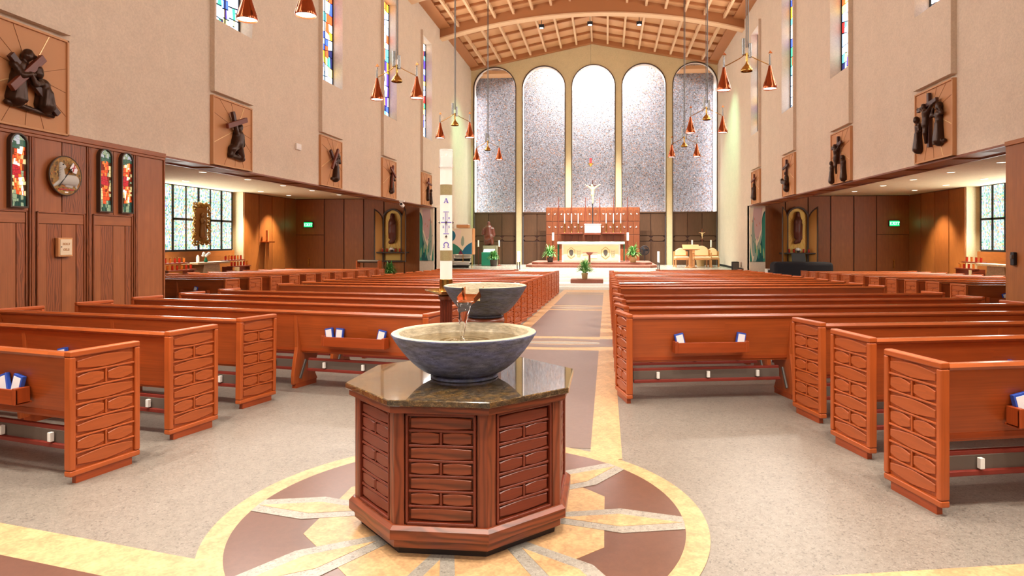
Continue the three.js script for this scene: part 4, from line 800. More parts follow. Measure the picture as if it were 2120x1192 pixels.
// ---------------------------------------------------------------- sanctuary
{
  // screen behind the altar
  const r = thing('reredos', 'red brown wood screen with arched panels and slender posts behind the altar', 'screen', [-.777, PF, -36.3]);
  const xs = [-2.602, -1.893, -1.168, -.393, .387, 1.162, 1.907, 2.602];
  mesh('backing', span(-2.6, 2.6, .35, 2.93, -.05, -.08), mt.groove, r);
  for (let k = 0; k < 7; k++) {
    const a = xs[k] + .02, b = xs[k + 1] - .02, m = (a + b) / 2;
    for (const [u, v] of [[a, m - .006], [m + .006, b]]) {
      const w = v - u, c = (u + v) / 2;
      mesh('lower_panel', rspan(u, v, .68, 1.42, -.02, -.05, .006, 1), mt.reredos, r);
      mesh('middle_panel', rspan(u, v, 1.44, 2.16, -.02, -.05, .006, 1), mt.reredos, r);
      mesh('upper_panel', rspan(u, v, 2.18, 2.95, -.035, -.05, .006, 1), mt.wallWoodB, r);
      const s = new THREE.Shape(); s.moveTo(c - w * .38, 2.2); s.lineTo(c - w * .38, 2.68); s.absarc(c, 2.68, w * .38, Math.PI, 0, true); s.lineTo(c + w * .38, 2.2); s.closePath(); mesh('arched_panel', uvm(extr(s, .02, .006, 10).translate(0, 0, -.04), 1), mt.reredos, r);
      for (const [y, t] of [[1.83, k * 3 + u * 7], [2.55, k * 5 + u * 3]]) { const f = Math.sin(t * 37) * .8; mesh('leaf_ornament', [extr(poly([[0, 0], [.035, .02], [.05, .075], [.01, .05]]), .012).rotateZ(f).translate(c, y, 0), extr(poly([[0, 0], [-.035, .02], [-.05, .075], [-.01, .05]]), .012).rotateZ(f).translate(c, y, 0)], mt.white, r); }
    }
    mesh('base_panel', rspan(a, b, 0, .66, -.03, -.05, .006, 1), mt.wallWoodB, r);
  }
  for (let k = 1; k < 7; k++) mesh('post', [rbox(.055, 3.05, .06, xs[k], 1.525, .0, .008), rbox(.035, .4, .04, xs[k], 3.25, 0, .006), new THREE.SphereGeometry(.03, 10, 8).translate(xs[k], 3.47, 0)], mt.crossWood, r);
  for (const s of [-1, 1]) mesh('shelf', [rbox(1.2, .07, .36, s < 0 ? -1.14 : 1.14, 1.5, .14, .01)], mt.crossWood, r);
  mesh('tabernacle_bracket', rbox(.92, .1, .5, 0, 1.47, .2, .01), mt.crossWood, r);
  // six shelf candles
  [-2.32, -1.94, -1.57, -.03, .37, .77].forEach((x, i) => {
    const o = thing('altar_candle', `slim white candle in a brass stick on the ${i < 3 ? 'left' : 'right'} screen shelf, ${['left', 'middle', 'right'][i % 3]} of three`, 'candle', [x, PF + 1.536, -36.16], 0, 'candles on the screen shelves');
    mesh('stick', lathe([[0, 0], [.06, 0], [.055, .03], [.018, .06], [.016, .25], [.028, .28], [.016, .31], [.016, .48], [.035, .5], [.035, .52], [0, .52]], 16), mt.brass, o); mesh('wax', cyl(.026, .026, .55, 0, .795, 0, 16), mt.wax, o);
  });
  const t = thing('tabernacle', 'small white tabernacle chest with red and gold enamel ovals', 'tabernacle', [-.765, PF + 1.52, -36.02]);
  mesh('chest', rbox(.88, .46, .34, 0, .23, 0, .02), glowless('#cfc4ba'), t);
  for (const x of [-.31, -.1, .1, .31]) { const e = new THREE.Shape(); e.absellipse(x, .23, .085, Math.abs(x) < .2 ? .15 : .11, 0, 6.2832); mesh('enamel_oval', extr(e, .012, .003, 16).translate(0, 0, .168), glowless(Math.abs(x) < .2 ? '#d9b27a' : '#b8605a'), t); }
  mesh('lid', rbox(.92, .05, .38, 0, .475, 0, .015), mt.white, t);
  const c = thing('altar_crucifix', 'pale carved crucifix on a tall dark pole above the tabernacle', 'crucifix', [-.765, PF + 2.02, -36.02]);
  mesh('pole', cyl(.028, .03, 1.2, 0, .6, 0, 14), mt.black, c); mesh('cross', [rbox(.06, 1.45, .05, 0, 1.68, -.02, .008), rbox(.86, .06, .05, 0, 2.12, -.02, .008)], mt.crossDark, c);
  mesh('corpus', sdf(corpus(0, 1.15, 1.02, { sp: .4, z: .05, ay: 2.14 }), 54, .03), mt.skin, c);
  // hanging sanctuary lamp
  const hl = thing('sanctuary_lamp', 'red glass lamp in a brass holder hanging before the middle arch', 'lamp', [-.8, 5.3, -33]);
  mesh('brass_bowl', lathe([[0, 0], [.04, .02], [.12, .13], [.15, .16], [.13, .16], [.05, .06], [0, .05]], 24), mt.brass, hl); mesh('red_glass_glow', cyl(.06, .055, .26, 0, .29, 0, 12), glow('#b3161a', .8), hl); mesh('chain', bar([0, .2, -.0], [0, 12.68 - 5.3, 0], .006, 6), mt.steel, hl);
  const rl = new THREE.PointLight(new THREE.Color(1, .1, .08), .6); rl.position.set(-.8, 5.59, -32.85); scene.add(rl); rl.name = 'sanctuary_lamp_light';
  // altar
  const a = thing('altar', 'white stone altar with a carved front of ovals and leaves', 'altar', [-.812, PF, -34.35]);
  mesh('block', uvm(rspan(-1.51, 1.51, 0, .92, .45, -.45, .01), 0, 0, 0), mt.cloth, a); mesh('mensa', rbox(3.48, .13, 1.15, 0, .985, 0, .02), mt.cloth, a);
  mesh('front_panel', rspan(-1.42, 1.42, .06, .86, .452, .464, .003), M({ color: '#efdfb0', roughness: .8 }), a);
  [[-1.02, .22, 6], [-.62, .2, 0], [.75, .24, 6], [1.13, .19, 0]].forEach(([x, w, n]) => {
    const sh = (k) => { const s = new THREE.Shape(); if (n) { for (let i = 0; i < 6; i++) { const q = i / 6 * 6.283 + 1.57; (i ? s.lineTo : s.moveTo).call(s, x + w * k * Math.cos(q), .47 + w * 1.35 * k * Math.sin(q)); } s.closePath(); } else s.absellipse(x, .47, w * .8 * k, w * 1.35 * k, 0, 6.2832); return s; };
    mesh('carved_frame', extr(sh(1), .008, .002, 14).translate(0, 0, .462), mt.pot, a); mesh('carved_field', extr(sh(.9), .012, .002, 14).translate(0, 0, .463), M({ color: '#ecd9a0', roughness: .8 }), a);
    if (n) { const s = new THREE.Shape(); s.moveTo(x, .30); s.quadraticCurveTo(x + .16, .42, x + .09, .6); s.quadraticCurveTo(x - .02, .68, x - .1, .58); s.quadraticCurveTo(x - .13, .44, x, .30); mesh('carved_leaf', extr(s, .014, .003).translate(0, 0, .47), mt.steel, a); }
    else mesh('carved_sprig', [0, 1, 2].flatMap((q) => [-1, 1].map((s) => extr(poly([[x, .34 + q * .1], [x + s * .1, .40 + q * .1], [x + s * .07, .35 + q * .1]]), .012).translate(0, 0, .474))), mt.steel, a);
  });
  { const s = new THREE.Shape(); s.absellipse(.06, .47, .46, .36, 0, 6.2832); const h = new THREE.Path(); h.absellipse(.06, .47, .44, .34, 0, 6.2832); s.holes.push(h); mesh('carved_ring', extr(s, .01, .002, 24).translate(0, 0, .463), mt.pot, a); mesh('carved_band', rspan(-.42, .34, .36, .50, .464, .474, .003), M({ color: '#dba98f', roughness: .8 }), a); mesh('carved_tablet', rspan(-.12, .32, .20, .36, .464, .476, .003), mt.white, a); }
  const gc = solo('altar_runner', [box(.05, .88, .62, -1.715, PF + .48, 0, 1).translate(-.812 + 0, 0, -34.35), box(.05, .88, .62, 1.715, PF + .48, 0, 1).translate(-.812, 0, -34.35), box(3.48, .006, .62, -.812, PF + 1.055, -34.35)], mt.green, 'green runner laid over the altar and hanging at both ends', 'cloth');
  candleStand('thick white candle at the left rear of the altar', [-2.87, PF, -35.0], 1.1, .44, .06); candleStand('thick white candle at the right rear of the altar', [1.12, PF, -35.0], 1.1, .44, .06);
  const bw = thing('bowl_stand', 'brown footed bowl before the altar', 'stand', [-.86, .35, -33.05]); mesh('stem', [cyl(.05, .05, .5, 0, .25, 0, 16), cyl(.05, .16, .05, 0, .025, 0, 20)], mt.crossWood, bw); mesh('bowl', lathe([[0, .48], [.06, .49], [.16, .58], [.18, .64], [.16, .64], [.05, .54], [0, .53]], 24), mt.pedPanel, bw);
  plant('leafy potted plant at the left of the altar', [-2.9, PF, -33.58], .17, .24, 100, .52, .52, 11, mt.potDark); plant('leafy potted plant at the right of the altar', [1.34, PF, -33.58], .18, .28, 100, .52, .52, 12, mt.pot);
  const slab = solo('plant_slab', rspan(-1.55, -.145, -.25, -.08, -28.1, -28.75, .01), mt.redStoneEdge, 'low red brown slab at the foot of the altar steps', 'slab');
  plant('leafy potted plant on the low slab in the centre aisle', [-.95, -.08, -28.42], .14, .26, 70, .52, .5, 13, mt.pot, .9);
  // hand rails on the steps
  for (const [x, n] of [[-4.06, 'left'], [2.34, 'right']]) { const o = thing('hand_rail', `white stair hand rail on the ${n} of the altar steps`, 'rail', [x, 0, 0]); mesh('post', bar([0, .0, -29.55], [0, .62, -29.55], .025, 10), mt.steel, o); mesh('post', bar([0, .21, -30.4], [0, .62, -30.4], .025, 10), mt.steel, o); mesh('rail_plate', rbox(.045, .5, .95, 0, .84, -29.98, .02), mt.white, o); }
  // statue corner
  const tb = thing('statue_stand', 'statue plinth draped with a green cloth', 'stand', [-6.36, SF, -35.45]);
  mesh('plinth', rbox(.74, 1.08, .5, 0, .54, 0, .01), M({ color: '#8a8468', roughness: .7 }), tb);
  mesh('cloth', rbox(.78, .72, .5, .0, .36, .34, .03), mt.green, tb);
  const bk = thing('open_book', 'open white book on the green cloth below the statue', 'book', [-6.36, SF + .74, -35.12]); mesh('pages', [rbox(.3, .02, .3, -.155, .09, 0, .005).rotateX(.6), rbox(.3, .02, .3, .155, .09, 0, .005).rotateX(.6)], mt.page, bk);
  const sta = thing('saint_statue', 'dark wood statue of a bearded robed man', 'statue', [-6.46, SF + 1.08, -35.5]);
  mesh('statue_body', sdf([[[0, .25, 0], [0, .55, 0], .24, .26], [[0, .55, 0], [0, .92, 0], .26, .22], [[-.2, .9, .02], [.2, .9, .02], .11, .11], [[-.24, .88, .04], [-.30, .66, .14], .10, .085], [[-.30, .66, .14], [-.26, .86, .26], .075, .06], [[.24, .88, .04], [.30, .58, .1], .10, .09], [[.30, .58, .1], [.14, .48, .24], .08, .06], [[.14, .5, .1], [.2, .12, .14], .12, .11], [[-.12, .5, .12], [-.14, .12, .12], .12, .11], [[0, .95, 0], [0, 1.06, .02], .09, .08], [[0, 1.14, .03], [0, 1.24, .02], .098, .095], [[0, 1.10, .09], [0, 1.04, .1], .05, .04], [[.1, .42, .24], [-.1, .3, .26], .05, .05]], 60, .045), mt.robe, sta);
  candleStand('white candle left of the bearded statue', [-6.96, SF, -35.1], 1.02, .36, .04); candleStand('white candle right of the bearded statue', [-5.82, SF, -35.1], 1.02, .36, .04);
  plant('potted plant below the bearded statue', [-5.98, SF, -34.3], .2, .34, 110, .45, .42, 14, mt.potDark, .2);
  // ambo with painted front and steps
  const am = thing('ambo', 'cream reading desk with a painted leaf front and wood edge', 'ambo', [-6.92, SF, -32.15]);
  mesh('body', rbox(.75, 1.32, .5, -.1, 1.32, -.3, .03), mt.lightWood, am); mesh('desk', [rbox(.62, .16, .42, -.25, 2.07, -.15, .03).rotateX(.0)], mt.lightWood, am); mesh('desk_cover', rbox(.6, .05, .4, -.25, 2.17, -.15, .02), mt.cloth, am);
  mesh('legs', [bar([-.3, 0, -.3], [-.3, .7, -.3], .02), bar([.2, 0, -.1], [.2, .7, -.1], .02)], mt.brass, am);
  paintedPanel(am, -.78, .22, .68, 1.97, -.03, 2);
  for (let k = 0; k < 4; k++) mesh('step', [box(.85, .04, .22, -.36, .1 + .17 * k, -.1 - .16 * k), box(.82, .12, .02, -.36, .03 + .17 * k, -.06 - .16 * k)], k % 2 ? mt.white : mt.dark, am);
  // celebrant chairs
  const chair = (label, x, z, w, bh, arms, turn) => {
    const o = thing('sanctuary_chair', label, 'chair', [x, SF, z], turn);
    mesh('seat', rbox(w - .06, .09, .5, 0, .50, 0, .03), mt.cushion, o); mesh('seat_frame', rbox(w, .09, .52, 0, .42, 0, .01), mt.lightWood, o);
    for (const sx of [-1, 1]) { mesh('leg', rbox(.06, .44, .06, sx * (w / 2 - .03), .22, .23, .008), mt.lightWood, o); mesh('leg', rbox(.06, bh * .82, .06, sx * (w / 2 - .03), bh * .41, -.23, .008), mt.lightWood, o); if (arms) mesh('arm_rest', [rbox(.07, .04, .5, sx * (w / 2 - .02), .74, 0, .01), rbox(.05, .3, .05, sx * (w / 2 - .02), .6, .22, .008)], mt.lightWood, o); }
    const s = (k, t) => { const hw = (w / 2 - .08) * k, q = new THREE.Shape(); q.moveTo(-hw, .56 + t); q.lineTo(-hw, bh - hw * 1.0 - .02); q.absarc(0, bh - hw - .02, hw, Math.PI, 0, true); q.lineTo(hw, .56 + t); q.closePath(); return q; };
    mesh('back_frame', uvm(extr(s(1.12, 0), .05, .008, 14).translate(0, 0, -.25), 1), mt.lightWood, o); mesh('back_cushion', extr(s(.88, .05), .03, .012, 14).translate(0, 0, -.19), mt.cushion, o);
  };
  chair('light wood armchair with tall rounded back, middle of the altar chairs', 4.83, -33.9, .9, 1.1, true, 0); chair('light wood chair with rounded back, left of the three altar chairs', 3.8, -33.9, .74, .98, false, .12); chair('light wood chair with rounded back, right of the three altar chairs', 5.46, -34.55, .66, .98, false, -.1);
  const le = thing('lectern', 'light wood lectern stand before the altar chairs', 'lectern', [4.18, SF, -33.2]); mesh('post', rbox(.12, .95, .12, 0, .49, 0, .02), mt.lightWood, le); mesh('foot', [rbox(.56, .05, .12, 0, .025, 0, .01), rbox(.12, .05, .5, 0, .025, 0, .01)], mt.lightWood, le); mesh('desk_top', rbox(.82, .05, .5, 0, 0, 0, .01).rotateX(.45).translate(0, 1.03, 0), mt.lightWood, le); mesh('desk_underside', rbox(.66, .1, .3, 0, .93, 0, .02), mt.crossWood, le);
  const pc = thing('processional_cross', 'brown wood crucifix on a pole behind the altar chairs', 'crucifix', [5.05, SF, -35.4]); mesh('pole', bar([0, 0, 0], [0, 1.4, 0], .016), mt.crossWood, pc); mesh('cross', [rbox(.06, .62, .04, 0, 1.67, 0, .006), rbox(.36, .06, .04, 0, 1.77, 0, .006)], mt.crossWood, pc); mesh('corpus', sdf(corpus(0, 1.45, .36, { sp: .15, z: .03 }), 36, .012), mt.skin, pc); mesh('base', cyl(.08, .16, .05, 0, .025, 0, 16), mt.crossWood, pc);
  candleStand('white candle left of the wood crucifix behind the chairs', [4.52, SF, -35.3], 1.05, .34, .04); candleStand('white candle right of the wood crucifix behind the chairs', [5.5, SF, -35.3], .99, .4, .04);
  plant('gold pot with a small plant behind the middle altar chair', [4.9, SF, -34.9], .24, .42, 26, .25, .25, 15, mt.pot, .2);
  const fan = thing('fan', 'black round pedestal fan by the dark panelling', 'fan', [2.05, SF, -35.9]); mesh('base', cyl(.16, .2, .04, 0, .02, 0, 24), mt.black, fan); mesh('pole', bar([0, .03, 0], [0, .62, 0], .02), mt.black, fan); mesh('cage', [...Array.from({ length: 9 }, (_, k) => new THREE.TorusGeometry(.035 + .026 * k, .006, 6, 28).translate(0, .82, .03 + .05 * Math.cos(k / 8 * 1.57))), new THREE.TorusGeometry(.245, .02, 8, 32).translate(0, .82, .02)], mt.black, fan); mesh('motor', [cyl(.08, .06, .16, 0, 0, 0, 18).rotateX(Math.PI / 2).translate(0, .82, -.1)], mt.black, fan);
  for (let k = 0; k < 3; k++) mesh('blade', uvm(extr(poly([[0, .02], [.10, .1], [.2, .07], [.21, -.03], [.05, -.03]]), .006).rotateY(.3).rotateZ(k * 2.094).translate(0, .82, .0), 0), mt.black, fan);
  const spk = thing('floor_monitor', 'small black box speaker by the right end of the steps', 'speaker', [5.85, SF, -30.6]); mesh('box', rbox(.3, .4, .26, 0, .2, 0, .02), mt.black, spk); mesh('grille', rbox(.25, .33, .02, 0, .2, .13, .005), mt.steel, spk);
}
function glowless(c) { return M({ color: c, roughness: .5 }); }
// painted leaf panel: flat ground with raised colour fields, used on the ambo and the piers
function paintedPanel(parent, x0, x1, y0, y1, z, variant) {
  const w = x1 - x0, h = y1 - y0, X = (u) => x0 + w * u, Y = (v) => y0 + h * v;
  const col = { g: '#2f7f68', d: '#15524f', b: '#1f6b88', p: '#c9a8a0', r: '#6a2340', s: '#8fa08f', o: '#c96a48' };
  mesh('painted_ground', box(w, h, .03, (x0 + x1) / 2, (y0 + y1) / 2, z), M({ color: '#e6d6b8', roughness: .8 }), parent);
  const field = (pts, c, lift) => { const s = new THREE.Shape(); pts.forEach((p, i) => { if (!i) s.moveTo(X(p[0]), Y(p[1])); else if (p.length === 2) s.lineTo(X(p[0]), Y(p[1])); else s.quadraticCurveTo(X(p[2]), Y(p[3]), X(p[0]), Y(p[1])); }); s.closePath(); mesh('painted_leaf', extr(s, .004, 0, 8).translate(0, 0, z + .015 + lift), M({ color: c, roughness: .8 }), parent); };
  if (variant === 2) { field([[.02, .0], [.02, .42], [.6, .05, .3, .35], [.6, 0]], col.g, 0); field([[.45, 0], [1, .46, .6, .34], [1, 0]], col.b, .001); field([[0, .5], [0, .92], [.17, .72, .16, .86], [0, .5, .16, .58]], col.b, .001); field([[.3, .0], [.42, .18], [.55, 0]], col.r, .003); field([[.52, .3], [.45, .5, .42, .36], [.54, .72, .44, .6], [.6, .48, .62, .6], [.52, .3, .62, .38]], col.s, .002); field([[.05, .2], [.05, .95], [.45, .95], [.4, .3]], '#e6cfc0', -.0005); }
  else { const m = variant ? (q) => 1 - q : (q) => q; const F = (pts, c, l) => field(pts.map((p) => p.length === 2 ? [m(p[0]), p[1]] : [m(p[0]), p[1], m(p[2]), p[3]]), c, l);
    F([[.18, 1], [.75, 1], [.7, .5, .86, .7], [.5, .38], [.28, .55, .2, .7]], col.p, .0); F([[0, 0], [0, .95], [.22, .72, .2, .9], [.3, .45, .18, .55], [.7, .1, .5, .35], [.75, 0]], col.d, .001); F([[0, .9], [.2, .7, .18, .86], [.22, .4, .16, .5], [.14, .0, .12, .2], [0, 0]], col.g, .002); F([[.2, .6], [.7, .12, .35, .42], [.8, 0], [.6, 0], [.2, .48, .4, .2]], col.s, .003); F([[.62, .1], [.7, .55, .56, .3], [.78, .86, .72, .7], [.86, .5, .88, .66], [.8, .1, .92, .3]], col.s, .002); F([[.85, .0], [1, .34], [1, 0]], col.g, .003); for (let k = 0; k < 9; k++) { const u = .3 + .6 * ((k * .37) % 1), v = .3 + .65 * ((k * .53) % 1); F([[u, v], [u + .05, v + .03], [u + .03, v + .06]], k % 2 ? col.o : col.g, .004); }
    for (let k = 0; k < 6; k++) { const u = .06 + .11 * k, v = .06 + .05 * (k % 3); F([[u, v], [u + .07, v + .2, u - .02, v + .14], [u + .05, v, u + .09, v + .08]], k % 2 ? col.g : '#9fb57a', .004); } }
}
// ---------------------------------------------------------------- stations of the cross on the upper walls
function station(side, bay, label, build, rays, hub) {
  const [a, b] = bays[bay], z = (a + b) / 2, left = side < 0;
  const o = thing('station_relief', label, 'relief', [left ? XL : XR, SOFF, z], left ? Math.PI / 2 : -Math.PI / 2, 'station reliefs on the upper walls');
  const w = a - b, h = 1.37;
  mesh('panel', rbox(w, h, .05, 0, h / 2, .025, .004), mt.station, o);
  mesh('frame', [rbox(.035, h, .075, -w / 2 + .017, h / 2, .037, .006), rbox(.035, h, .075, w / 2 - .017, h / 2, .037, .006), rbox(w, .035, .075, 0, h - .017, .037, .006), rbox(w, .03, .075, 0, .015, .037, .006)], mt.stationFrame, o);
  rays.forEach(([an, gold], i) => {
    const ca = Math.cos(rad(an)), sa = Math.sin(rad(an)); let t = 9; if (ca) t = Math.min(t, ((ca > 0 ? w / 2 - .04 : -w / 2 + .04) - hub[0]) / ca); if (sa) t = Math.min(t, ((sa > 0 ? h - .04 : .04) - hub[1]) / sa);
    const r0 = .12; mesh(gold ? 'gold_ray' : 'thin_ray', plank([hub[0] + ca * r0, hub[1] + sa * r0], [hub[0] + ca * t, hub[1] + sa * t], gold ? .016 : .006, .008, .052), gold ? mt.ray : mt.rayDark, o);
  });
  build(o);
}
const fig = (o, bones, res = 44, k = .028) => mesh('bronze_figure', sdf(bones, res, k), mt.bronze, o);
const beamP = (o, a, b, dark, w = .085, z = .13) => mesh('cross_beam', plank(a, b, w, .06, z), dark ? mt.crossDark : mt.crossWood, o);
const R0 = [[62, 1], [20, 0], [-12, 0], [-38, 0], [-72, 0], [-95, 0], [-120, 0], [205, 1], [165, 0], [140, 0], [112, 0]];
station(-1, 2, 'relief of two bronze figures and a wooden cross, nearest on the left wall', (o) => {
  beamP(o, [-.28, .9], [.45, .26], true); beamP(o, [-.31, .46], [.17, .97], false, .1, .17);
  fig(o, [[[-.17, .36, .09], [-.14, .64, .1], .12, .085], [[-.14, .64, .1], [-.11, .8, .1], .085, .075], [[-.2, .8, .1], [-.03, .82, .1], .05, .05], [[-.1, .82, .1], [-.04, .9, .11], .04, .038], [[-.03, .94, .12], [-.01, .98, .12], .07, .064], [[.05, .96, .12], [.1, .95, .12], .045, .035], [[-.22, .78, .13], [-.16, .66, .18], .048, .042], [[-.16, .66, .18], [-.01, .7, .2], .042, .034], [[-.24, .34, .16], [-.18, .62, .16], .026, .02], [[-.1, .34, .18], [-.11, .6, .17], .026, .02]], 60, .022);
  fig(o, [[[.27, .36, .09], [.26, .5, .1], .13, .10], [[.26, .5, .1], [.22, .62, .11], .10, .085], [[.14, .64, .11], [.29, .63, .11], .048, .048], [[.19, .64, .12], [.13, .7, .13], .04, .04], [[.1, .74, .15], [.1, .79, .15], .074, .068], [[.14, .62, .16], [.02, .58, .2], .046, .04], [[.02, .58, .2], [-.05, .7, .2], .04, .032], [[.2, .33, .18], [.22, .55, .19], .026, .02], [[.34, .33, .17], [.31, .52, .17], .026, .02]], 60, .022);
  fig(o, [[[-.29, .29, .09], [.02, .26, .09], .04, .036], [[.02, .26, .09], [.42, .23, .09], .036, .03]], 34);
}, R0, [.08, .74]);
station(-1, 3, 'relief of a kneeling bronze figure under a wooden cross, second on the left wall', (o) => {
  beamP(o, [-.145, 1.14], [.08, .55], true); beamP(o, [-.40, .80], [.30, 1.05], false, .1, .17);
  fig(o, [[[.16, .85, .09], [.18, .89, .09], .075, .07], [[.14, .78, .09], [.1, .66, .09], .06, .1], [[.1, .70, .09], [.06, .52, .09], .12, .14], [[.06, .5, .1], [-.12, .38, .11], .11, .08], [[.08, .5, .09], [.2, .28, .09], .11, .09], [[-.12, .38, .1], [-.16, .26, .1], .08, .06], [[-.18, .25, .09], [.28, .22, .09], .05, .06], [[.0, .72, .13], [-.08, .86, .14], .045, .035], [[.2, .7, .13], [.26, .5, .12], .05, .04]], 46);
}, R0, [.14, .82]);
station(-1, 4, 'relief of a striding robed figure with crossed beams, third on the left wall', (o) => {
  beamP(o, [-.26, 1.0], [.12, .62], true); beamP(o, [.17, 1.08], [-.24, .50], false, .08, .17);
  fig(o, robed(.16, .22, .78, { w: .17, lean: .1, z: .09, head: [.26, .92], arms: [[1, [.36, .72], [.32, .92]], [-1, [.04, .7], [-.02, .8]]], flare: .55 }), 48);
}, R0, [.2, .9]);
station(-1, 5, 'relief of a standing robed figure holding a slanted cross, fourth on the left wall', (o) => {
  beamP(o, [.18, 1.18], [.04, .36], false); beamP(o, [-.22, 1.07], [.34, .78], false, .08, .17);
  fig(o, robed(.1, .22, .74, { w: .16, lean: .08, z: .09, head: [.18, .88], arms: [[1, [.32, .66], [.2, .72]]], flare: .4 }), 46);
}, R0, [.16, .86]);
station(-1, 6, 'relief of a cross above two dark figures, farthest on the left wall', (o) => {
  beamP(o, [.03, 1.18], [.03, .4], false, .07); beamP(o, [-.3, .97], [.38, .9], false, .07, .16);
  fig(o, robed(.02, .24, .58, { w: .18, z: .09, arms: [[-1, [-.12, .6], [-.02, .72]]] }), 40); fig(o, robed(.52, .1, .62, { w: .15, z: .09 }), 40);
}, R0, [.05, .8]);
const RR = [[118, 1], [160, 0], [192, 0], [218, 0], [252, 0], [275, 0], [-64, 1], [-25, 1], [15, 0], [40, 0], [68, 0]];
station(1, 3, 'relief of a crucifixion with two mourning figures, nearest on the right wall', (o) => {
  beamP(o, [-.07, 1.27], [-.05, .25], true, .075, .1); beamP(o, [-.43, 1.0], [.30, 1.08], true, .075, .13);
  fig(o, corpus(-.08, .34, .74, { sp: .34, z: .15, ay: 1.04 }), 50, .025);
  fig(o, robed(-.5, .24, .66, { w: .17, z: .09, head: [-.55, .85], arms: [[1, [-.38, .62], [-.36, .74]]] }), 44); fig(o, robed(.3, .28, .74, { w: .16, z: .09, head: [.33, .95], arms: [[1, [.48, .8], [.40, .92]], [-1, [.12, .8], [.2, .92]]], flare: .5 }), 44);
}, RR, [-.06, .9]);
station(1, 4, 'relief of a crucifixion above two small figures, second on the right wall', (o) => {
  beamP(o, [-.03, 1.22], [-.03, .5], true, .075, .1); beamP(o, [-.40, .94], [.30, 1.03], true, .075, .13);
  fig(o, corpus(-.03, .26, .76, { sp: .33, z: .15, ay: .99 }), 50, .025);
  fig(o, robed(-.54, .06, .56, { w: .17, z: .09 }), 40); fig(o, robed(.36, .06, .62, { w: .18, z: .09, lean: -.08 }), 40);
}, RR, [-.03, .85]);
station(1, 5, 'relief of a bare cross over a seated mourning figure, third on the right wall', (o) => {
  beamP(o, [-.06, 1.22], [-.06, .5], true, .075, .1); beamP(o, [-.38, .93], [.27, 1.02], true, .075, .13);
  fig(o, [...robed(-.02, .2, .58, { w: .22, z: .1, head: [-.1, .76] }), [[-.3, .48, .16], [.16, .40, .18], .07, .06], [[-.3, .5, .16], [-.34, .56, .17], .06, .055]], 44);
}, RR, [-.05, .85]);
station(1, 6, 'relief of a cross above a bowed group, farthest on the right wall', (o) => {
  beamP(o, [-.06, 1.22], [-.06, .5], false, .07, .1); beamP(o, [-.38, .93], [.30, 1.02], false, .07, .13);
  fig(o, [...robed(.0, .22, .6, { w: .22, z: .1 }), ...robed(-.28, .24, .44, { w: .2, z: .1 })], 44);
}, RR, [-.05, .85]);
// small wall fittings
{
  const t = thing('wall_sensor', 'small white box on the left upper wall between two reliefs', 'sensor', [XL, 3.95, -15.78], Math.PI / 2); mesh('cover', rbox(.26, .16, .05, 0, 0, .025, .015), mt.white, t); mesh('vent', rbox(.16, .02, .01, 0, -.03, .052, .003), mt.page, t);
  const c = thing('security_camera', 'white dome camera under the left wall edge', 'camera', [XL + .1, SOFF, -23.9]); mesh('mount', [rbox(.2, .06, .12, 0, -.03, 0, .015), bar([0, -.05, 0], [0, -.13, .02], .03)], mt.white, c); mesh('body', cyl(.07, .07, .2, 0, 0, 0, 20).rotateX(1.3).translate(.02, -.17, .05), mt.white, c); mesh('lens', cyl(.045, .045, .03, 0, 0, 0, 20).rotateX(1.3).translate(.02, -.145, .15), mt.black, c);
  const s = thing('wall_box', 'small black box on the wood pier at the right edge', 'switch', [XR, 1.32, -10.48], -Math.PI / 2); mesh('box', rbox(.09, .2, .05, 0, 0, .025, .01), mt.black, s); mesh('knob', rbox(.05, .06, .04, .02, .03, .06, .008), mt.steel, s);
}
